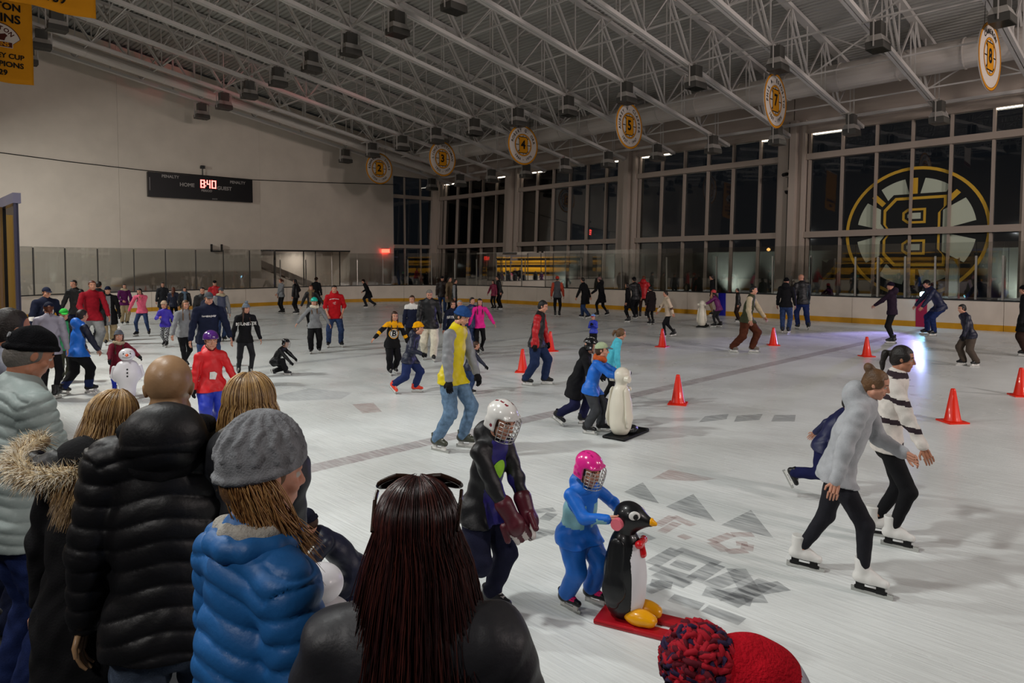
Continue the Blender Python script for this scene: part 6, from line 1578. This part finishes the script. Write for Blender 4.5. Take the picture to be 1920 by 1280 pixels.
p = gp(240, 750); snowman(p, height_over(p, 240, 653), 0, 'white plastic snowman skating aid with orange nose pushed by the girl in maroon')
p = CAMP + ray(598, 500) * 3.45; snowman((p[0], p[1], 0), .82, -50, 'white plastic snowman skating aid half hidden beyond the blue padded jacket')

# ================================================================ traffic cones
cone_b = MB(); cone_b.box(-.15, .15, -.15, .15, 0, .022)
me_base = cone_b.mesh('cone_base', mat('cone_red', '#e02408', .4, coat=.2))
me_cone = MB().lathe([(.118, .018), (.116, .035), (.105, .05), (.036, .46), (.030, .485), (.020, .49)], 28).mesh('cone_body', mat('cone_red', ''), True)
for (u, v, top, lab) in ((980, 697, 654, 'orange red cone left of the boy in red and black'), (1032, 658, 621, 'orange red cone just behind the boy in red and black'), (1242, 650, 616, 'small orange red cone in front of the white jacket skater'), (1271, 757, 702, 'orange red cone in the middle of the ice right of the white penguin'),
                       (1450, 647, 614, 'orange red cone right of the man in camouflage'), (1625, 668, 631, 'orange red cone standing in the blue lit ice'), (1786, 791, 728, 'large orange red cone right of the pair of girls'), (1914, 742, 689, 'orange red cone at the right edge of the view')):
    p = gp(u, v); h = height_over(p, u, top); k = h / .49
    r = empty('traffic_cone', (p[0], p[1], 0), .3 + u * .01, lab, 'cone', 'traffic cones on the ice'); r.scale = (k, k, k)
    link('cone_base', me_base, r); link('cone_body', me_cone, r)
# ================================================================ the spectators at the rail, close to the viewer
ZF = 0.15
GS = 'spectators at the opening in the boards'
def strands(f, n, mts, name, label, az=(-2.4, 2.4), L=(.38, .46), flare=(.0, .05), rad=.0016, part=.12, wave=.006, seed=1, pts2=9, down=None, th0=(.05, .5), scale=1.0, th1=1.75, pull=None):
    rg = np.random.default_rng(seed); hh, R, c = f.hh, f.Rh, f.hc; paths = []; ids = []
    for i in range(n):
        a = rg.uniform(*az); jit = scale * (1 + rg.normal() * .025); x0 = rg.normal() * part
        P_ = []
        for t in np.linspace(rg.uniform(*th0), th1 + rg.uniform(-.15, .1), 7):
            q = np.array([math.sin(t) * math.sin(a) * .385, -.05 - math.sin(t) * math.cos(a) * .455, .12 + math.cos(t) * .425]) * jit
            P_.append(c + R @ (q * hh))
        dirh = R @ np.array([math.sin(a), -math.cos(a), 0]); dirh[2] = 0
        ln = rg.uniform(*L); fl = rg.uniform(*flare); ph = rg.uniform(0, 6.28); p = P_[-1]; sd = np.array([-dirh[1], dirh[0], 0])
        gv = np.array([0, 0, -1.0]) if down is None else nrm(down)
        for k in range(1, pts2 + 1):
            s = k / pts2
            q = p + gv * ln * s + dirh * (fl * s ** .8 + wave * math.sin(ph + 5 * s)) + sd * wave * 1.5 * math.sin(ph * 1.7 + 4 * s)
            if pull is not None: q = q + pull * s ** 1.3
            P_.append(q)
        r = rad * rg.uniform(.7, 1.3); rr = np.full(len(P_), r); rr[0] = r * .6; rr[-3:] = r * np.array([.8, .55, .25])
        paths.append((P_, rr)); ids.append(rg.integers(0, len(mts)))
    V, Q, _ = tubes_quads(paths, 3); per = len(Q) // n
    return link(name, quads_mesh(name, V, Q, mts, np.repeat(ids, per)), f.root, label, kind='stuff')
def hm(nm, hx, rough=.38): return mat('strand_' + nm, hx, rough, spec=.5)
blond = [hm('blond_pale', '#c9a878'), hm('blond_mid', '#a5804e'), hm('blond_dark', '#6e5030'), hm('blond_gold', '#b8935c')]
brun = [hm('brunette_a', '#341818', .3), hm('brunette_b', '#4a221c', .3), hm('brunette_c', '#241010', .3)]

# left edge: man in profile behind the grey padded jacket
person(-6, None, 578, 112, 'stand', 'dark-haired man in grey top at the left edge, looking toward the ice', ('jacket', '#6e707c'), ('jeans', 'navy'), None, ('short', 'dark'), skates=None, Z=4.1, dz=ZF, group=GS, hpit=6, vox=.0085, skin=1)
# man in the grey-green padded jacket and black knit hat
s1 = person(14, None, 616, 108, 'stand', 'man in grey-green quilted jacket and black knit hat looking down', ('puffer', 'sage'), ('jeans', 'darkblue'), ('beanie', 'black'), ('short', 'grey'), skates=None, Z=3.3, dz=ZF, group=GS, hpit=22, hyaw=6, vox=.0085, wide=1.0, qs=.052, rh=(.12, .12, .52), lh=(-.12, .12, .52), skin=1)
MB().tube([s1.hc + s1.Rh @ (np.array([.0, -.50, .26]) * s1.hh), s1.hc + s1.Rh @ (np.array([.0, -.53, .26]) * s1.hh)], .014, 14).build('hat_badge', cm('grey'), s1.root, 'small grey badge on the hat')
# woman in the fur-trimmed parka
s2 = person(158, None, 742, 140, 'stand', 'blonde woman in long black parka with pale fur-trimmed hood', ('long', 'black', 'hood'), ('slim', 'black'), None, ('long', '#8a6a42', 1.2), skates=None, Z=2.55, dz=ZF, group=GS, hyaw=20, hpit=12, lat=5, vox=.009, fat=1.06, wide=1.0)
strands(s2, 1500, blond, 'loose_hair', 'long streaked blonde hair', az=(-2.1, 2.1), L=(.24, .36), flare=(.0, .04), rad=.0016, seed=3, pull=-s2.fw * .16 + s2.rt * .03)
fh = s2.nb - s2.fw * .11 - s2.up * .005 - s2.rt * .10
S = SDF(k=.04); S.ell(fh, np.array([.135, .085, .085]), s2.Rt, wr=.006); S.ell(fh + s2.up * .03 + s2.fw * .02, np.array([.10, .06, .06]), s2.Rt, op='s', k=.02)
hood = sdf_build(S, .009, 'hood', [cm('black', 'shiny')], s2.root)
rg = np.random.default_rng(5); paths, ids = [], []
for i in range(4200):
    t = rg.uniform(-.5, PI + .5); c0 = fh + s2.rt * .155 * math.cos(t) - s2.fw * (.105 * math.sin(t) - .02) + s2.up * (.045 - .05 * math.sin(t))
    v = nrm(rg.normal(size=3)); rad_ = nrm(c0 - fh); v = nrm(v + rad_ * .55 + s2.up * .2); l = rg.uniform(.03, .065)
    b0 = c0 + v * .018; b1 = b0 + v * l * .5; b2 = b1 + (v + np.array([0, 0, -.4]) + rg.normal(size=3) * .2) * l * .5
    paths.append(([b0, b1, b2], [.0017, .0012, .0003])); ids.append(rg.choice([0, 0, 1, 1, 2, 3]))
V, Q, _ = tubes_quads(paths, 3)
link('fur_trim', quads_mesh('fur_trim', V, Q, [mat('fur_pale', '#efe6d2', .8), mat('fur_cream', '#d8c4a0', .8), mat('fur_brown', '#8a6e4a', .8), mat('fur_white', '#f4f0e6', .8)], np.repeat(ids, len(Q) // 4200)), hood, 'thick pale fur trim', kind='stuff')
S = SDF(k=.03)
for i in range(12):
    t0, t1 = -.5 + (PI + 1) * i / 12, -.5 + (PI + 1) * (i + 1) / 12; g = lambda t: fh + s2.rt * .155 * math.cos(t) - s2.fw * (.105 * math.sin(t) - .02) + s2.up * (.045 - .05 * math.sin(t)); S.cap(g(t0), g(t1), .026, .026)
sdf_build(S, .008, 'fur_base', [mat('fur_cream', '')], hood)
# bald man in the black padded jacket
s3 = person(306, None, 667, 172, 'stand', 'bald man in black padded jacket with hood seen from behind', ('puffer', 'black', 'hood'), ('jeans', '#4a5668'), None, None, skates=None, Z=2.4, dz=ZF, group=GS, hpit=8, wide=1.0, vox=.0072, qs=.075, fat=.95, skin=3, rh=(.16, .06, .46), lh=(-.16, .04, .45))
S = SDF(k=.03); nb, up, fw, rt, H = s3.nb, s3.up, s3.fw, s3.rt, s3.H
for i in range(9):
    t0, t1 = -.35 + (PI + .7) * i / 9, -.35 + (PI + .7) * (i + 1) / 9; g = lambda t: nb + rt * .115 * math.cos(t) - fw * (.085 * math.sin(t)) + up * (.03 - .01 * math.sin(t)); S.cap(g(t0), g(t1), .038, .038, wr=.004)
S.ell(nb - fw * .10 - up * .05, (.12, .05, .09), s3.Rt, wr=.005)
sdf_build(S, .008, 'hood', [cm('black')], s3.root)
# second blonde woman, beyond the grey knit hat
s4 = person(460, None, 707, 168, 'stand', 'woman with straight blonde hair and dark jacket standing behind the grey knit hat', ('jacket', 'charcoal', 'hood'), ('jeans', 'navy'), None, ('long', '#8a6a42', 1.3), skates=None, Z=2.45, dz=ZF, group=GS, hyaw=-22, vox=.009, fat=.92, wide=.78, rh=(.0, .15, .56), lh=(-.05, .15, .54))
strands(s4, 1500, blond, 'loose_hair', 'straight streaked blonde hair', az=(-2.2, 2.2), L=(.20, .30), flare=(.0, .05), rad=.0016, seed=8)
# woman in the blue padded jacket
s5 = person(446, None, 806, 116, 'stand', 'woman in bright blue quilted jacket and grey cable knit hat, smiling to the right', ('puffer', '#1f5f9e'), ('jeans', 'jeans'), None, ('short', 'lightbrown'), skates=None, Z=1.66, dz=ZF, group=GS, hyaw=6, hpit=4, vox=.0064, wide=.9, fat=.9, rh=(.13, .05, .47), lh=(-.13, .05, .47))
hh, R, c = s5.hh, s5.Rh, s5.hc; T = lambda x, y, z: c + R @ (np.array([x, y, z]) * hh)
S = SDF(k=.03 * hh); S.ell(T(0, -.07, .16), np.array([.40, .47, .52]) * hh, R)
for i in range(14):
    a0 = 2 * PI * i / 14
    pts = []
    for j in range(9):
        t = .18 + 1.30 * j / 8; w_ = .10 * math.sin(j * 1.9 + i) * math.sin(t); pts.append(T(math.sin(t) * math.cos(a0 + w_) * .405, -.07 + math.sin(t) * math.sin(a0 + w_) * .475, .16 + math.cos(t) * .525))
    for j in range(8): S.cap(pts[j], pts[j + 1], .032 * hh, .032 * hh, k=.018 * hh)
for i in range(16):
    a0, a1 = 2 * PI * i / 16, 2 * PI * (i + 1) / 16; g = lambda a: T(.385 * math.cos(a), -.07 + .455 * math.sin(a), .09 + .10 * math.sin(a)); S.cap(g(a0), g(a1), .04 * hh, .04 * hh, k=.03 * hh)
S.plane(T(0, -.06, .03), -R[:, 2] + R[:, 1] * .22)
sdf_build(S, .0052, 'hat', [mat('knit_cable', '#808286', .95, .5, 200, var=.2)], s5.root, 'grey cable knit hat')
strands(s5, 700, [hm('honey_a', '#a87c4a'), hm('honey_b', '#8a6038'), hm('honey_c', '#c49a64')], 'loose_hair', 'long honey blonde hair over the shoulder', az=(.2, 1.45), L=(.16, .30), flare=(.0, .03), rad=.0013, seed=12, th0=(1.1, 1.4), scale=.93, pull=s5.Rh[:, 1] * .12, wave=.009)
S = SDF(k=.02); 
for i in range(8):
    t0, t1 = 2 * PI * i / 8, 2 * PI * (i + 1) / 8; g = lambda t: s5.nb + s5.up * .035 + s5.rt * .075 * math.cos(t) + s5.fw * .07 * math.sin(t); S.cap(g(t0), g(t1), .022, .022, wr=.003)
sdf_build(S, .0065, 'collar_lining', [mat('fleece_pale', '#a8a49c', .95, .9, 120)], s5.root, 'pale fleece collar lining')
S = SDF(k=.02)
for i in range(10):
    t0, t1 = 2 * PI * i / 10, 2 * PI * (i + 1) / 10; g = lambda t: s5.nb + s5.up * .008 + s5.rt * .092 * math.cos(t) + s5.fw * .085 * math.sin(t); S.cap(g(t0), g(t1), .030, .030)
sdf_build(S, .0065, 'collar', [cm('#1f5f9e', 'shiny')], s5.root)
# brunette with sunglasses on her head
s6 = person(770, None, 926, 172, 'stand', 'woman with long straight dark brown hair and sunglasses pushed up, seen from behind', ('jacket', '#2a2a2e'), ('jeans', 'navy'), None, ('short', '#2a1212'), skates=None, Z=1.42, dz=ZF, group=GS, hpit=10, vox=.0085, fat=1.1)
strands(s6, 5200, brun, 'loose_hair', 'long glossy dark brown hair', az=(-2.35, 2.35), L=(.62, .86), flare=(.03, .15), rad=.0010, scale=1.04, seed=21, wave=.007, part=.05)
T = lambda x, y, z: s6.hc + s6.Rh @ (np.array([x, y, z]) * s6.hh)
sg = empty('sunglasses', tuple(s6.root.matrix_basis @ Vector(T(0, 0, .5))), s6.rz, 'dark brown sunglasses pushed up on the brunette head', 'sunglasses')
off = T(0, 0, .5); m_tort = mat('tortoiseshell', '#2a1a12', .25, coat=.3)
Tl = lambda x, y, z: s6.Rh @ (np.array([x, y, z]) * s6.hh)
fr = MB()
for s in (-1, 1):
    MB().tube([Tl(.43 * s, .10, -.08), Tl(.43 * s, -.02, -.16), Tl(.41 * s, -.22, -.42)], .0045, 8).build('temple', m_tort, sg)
    pts = [Tl(.225 * s + .20 * math.cos(a), .11 + .10 * math.sin(a), .03 - .05 * math.sin(a) - .06 * abs(math.cos(a)) * (1 if math.cos(a) * s > 0 else 0)) for a in np.linspace(0, 2 * PI, 17)]
    MB().tube(pts, .0055, 8).build('rim', m_tort, sg)
    MB().add([tuple(p) for p in pts[:-1]], [tuple(range(16))]).build('lens', mat('dark_lens', '#3a2c24', .1), sg, 'dark lens')
MB().tube([Tl(-.05, .10, .035), Tl(.05, .10, .035)], .005, 8).build('bridge', m_tort, sg)
# child leaning over the near snowman, on the ice
person(612, None, 948, -78, 'push', 'child in navy jacket bending over the near snowman, half hidden by the blue jacket', ('jacket', '#10142a'), ('loose', '#141830'), ('beanie', '#1a1c2a'), ('short', 'brown'), Z=3.95, kid=.4, gloves='black', lean=46, hpit=10, vox=.009, group=G, hx=0, hy=-.12, rh=(.12, .30, .52), lh=(-.12, .30, .52))
# child with the pompom hat at the bottom edge
s7 = person(1352, None, 1222, 100, 'stand', 'child in red knit hat with big pompom, white and navy bands, bottom edge', ('jacket', '#2a2c38'), ('jeans', 'navy'), None, ('short', 'brown'), skates=None, Z=1.24, dz=ZF, group=GS, kid=.5, hpit=14, vox=.0085)
hh, R, c = s7.hh, s7.Rh, s7.hc; T = lambda x, y, z: c + R @ (np.array([x, y, z]) * hh)
S = SDF(k=.03 * hh); S.ell(T(0, -.06, .15), np.array([.42, .50, .47]) * hh, R, wr=.002); S.plane(T(0, -.06, -.02), -R[:, 2] + R[:, 1] * .15)
def bands(cen, mi):
    q = (cen - c) @ R / hh; d = q[:, 1] * .93 - q[:, 2] * .36; return np.where(d > .20, 2, np.where(d > .02, 1, 0))
hat = sdf_build(S, .0055, 'hat', [cm('#b01020', 'knit'), cm('#c4c0cc', 'knit'), cm('navy', 'knit')], s7.root, 'red knit hat with white and navy bands', mfun=bands)
pc = T(0, -.53, .27); rg = np.random.default_rng(9); paths, ids = [], []
for i in range(1300):
    v = nrm(rg.normal(size=3)); l = rg.uniform(.054, .072); sd = nrm(np.cross(v, rg.normal(size=3))); paths.append(([pc + v * .025, pc + v * l * .7, pc + v * l + sd * .010, pc + v * (l - .002) + sd * .022, pc + v * (l - .010) + sd * .030], [.004, .0062, .0064, .0058, .003])); ids.append(rg.choice([0, 0, 0, 1, 1, 2]))
V, Q, _ = tubes_quads(paths, 6)
link('pompom', quads_mesh('pompom', V, Q, [mat('yarn_red', '#a01224', .9), mat('yarn_maroon', '#5a0e1e', .9), mat('yarn_navy', '#2a1c3c', .9)], np.repeat(ids, len(Q) // 1300)), hat, 'shaggy red and maroon pompom', kind='stuff')
for me in list(bpy.data.meshes):
    if me.users == 0: bpy.data.meshes.remove(me)
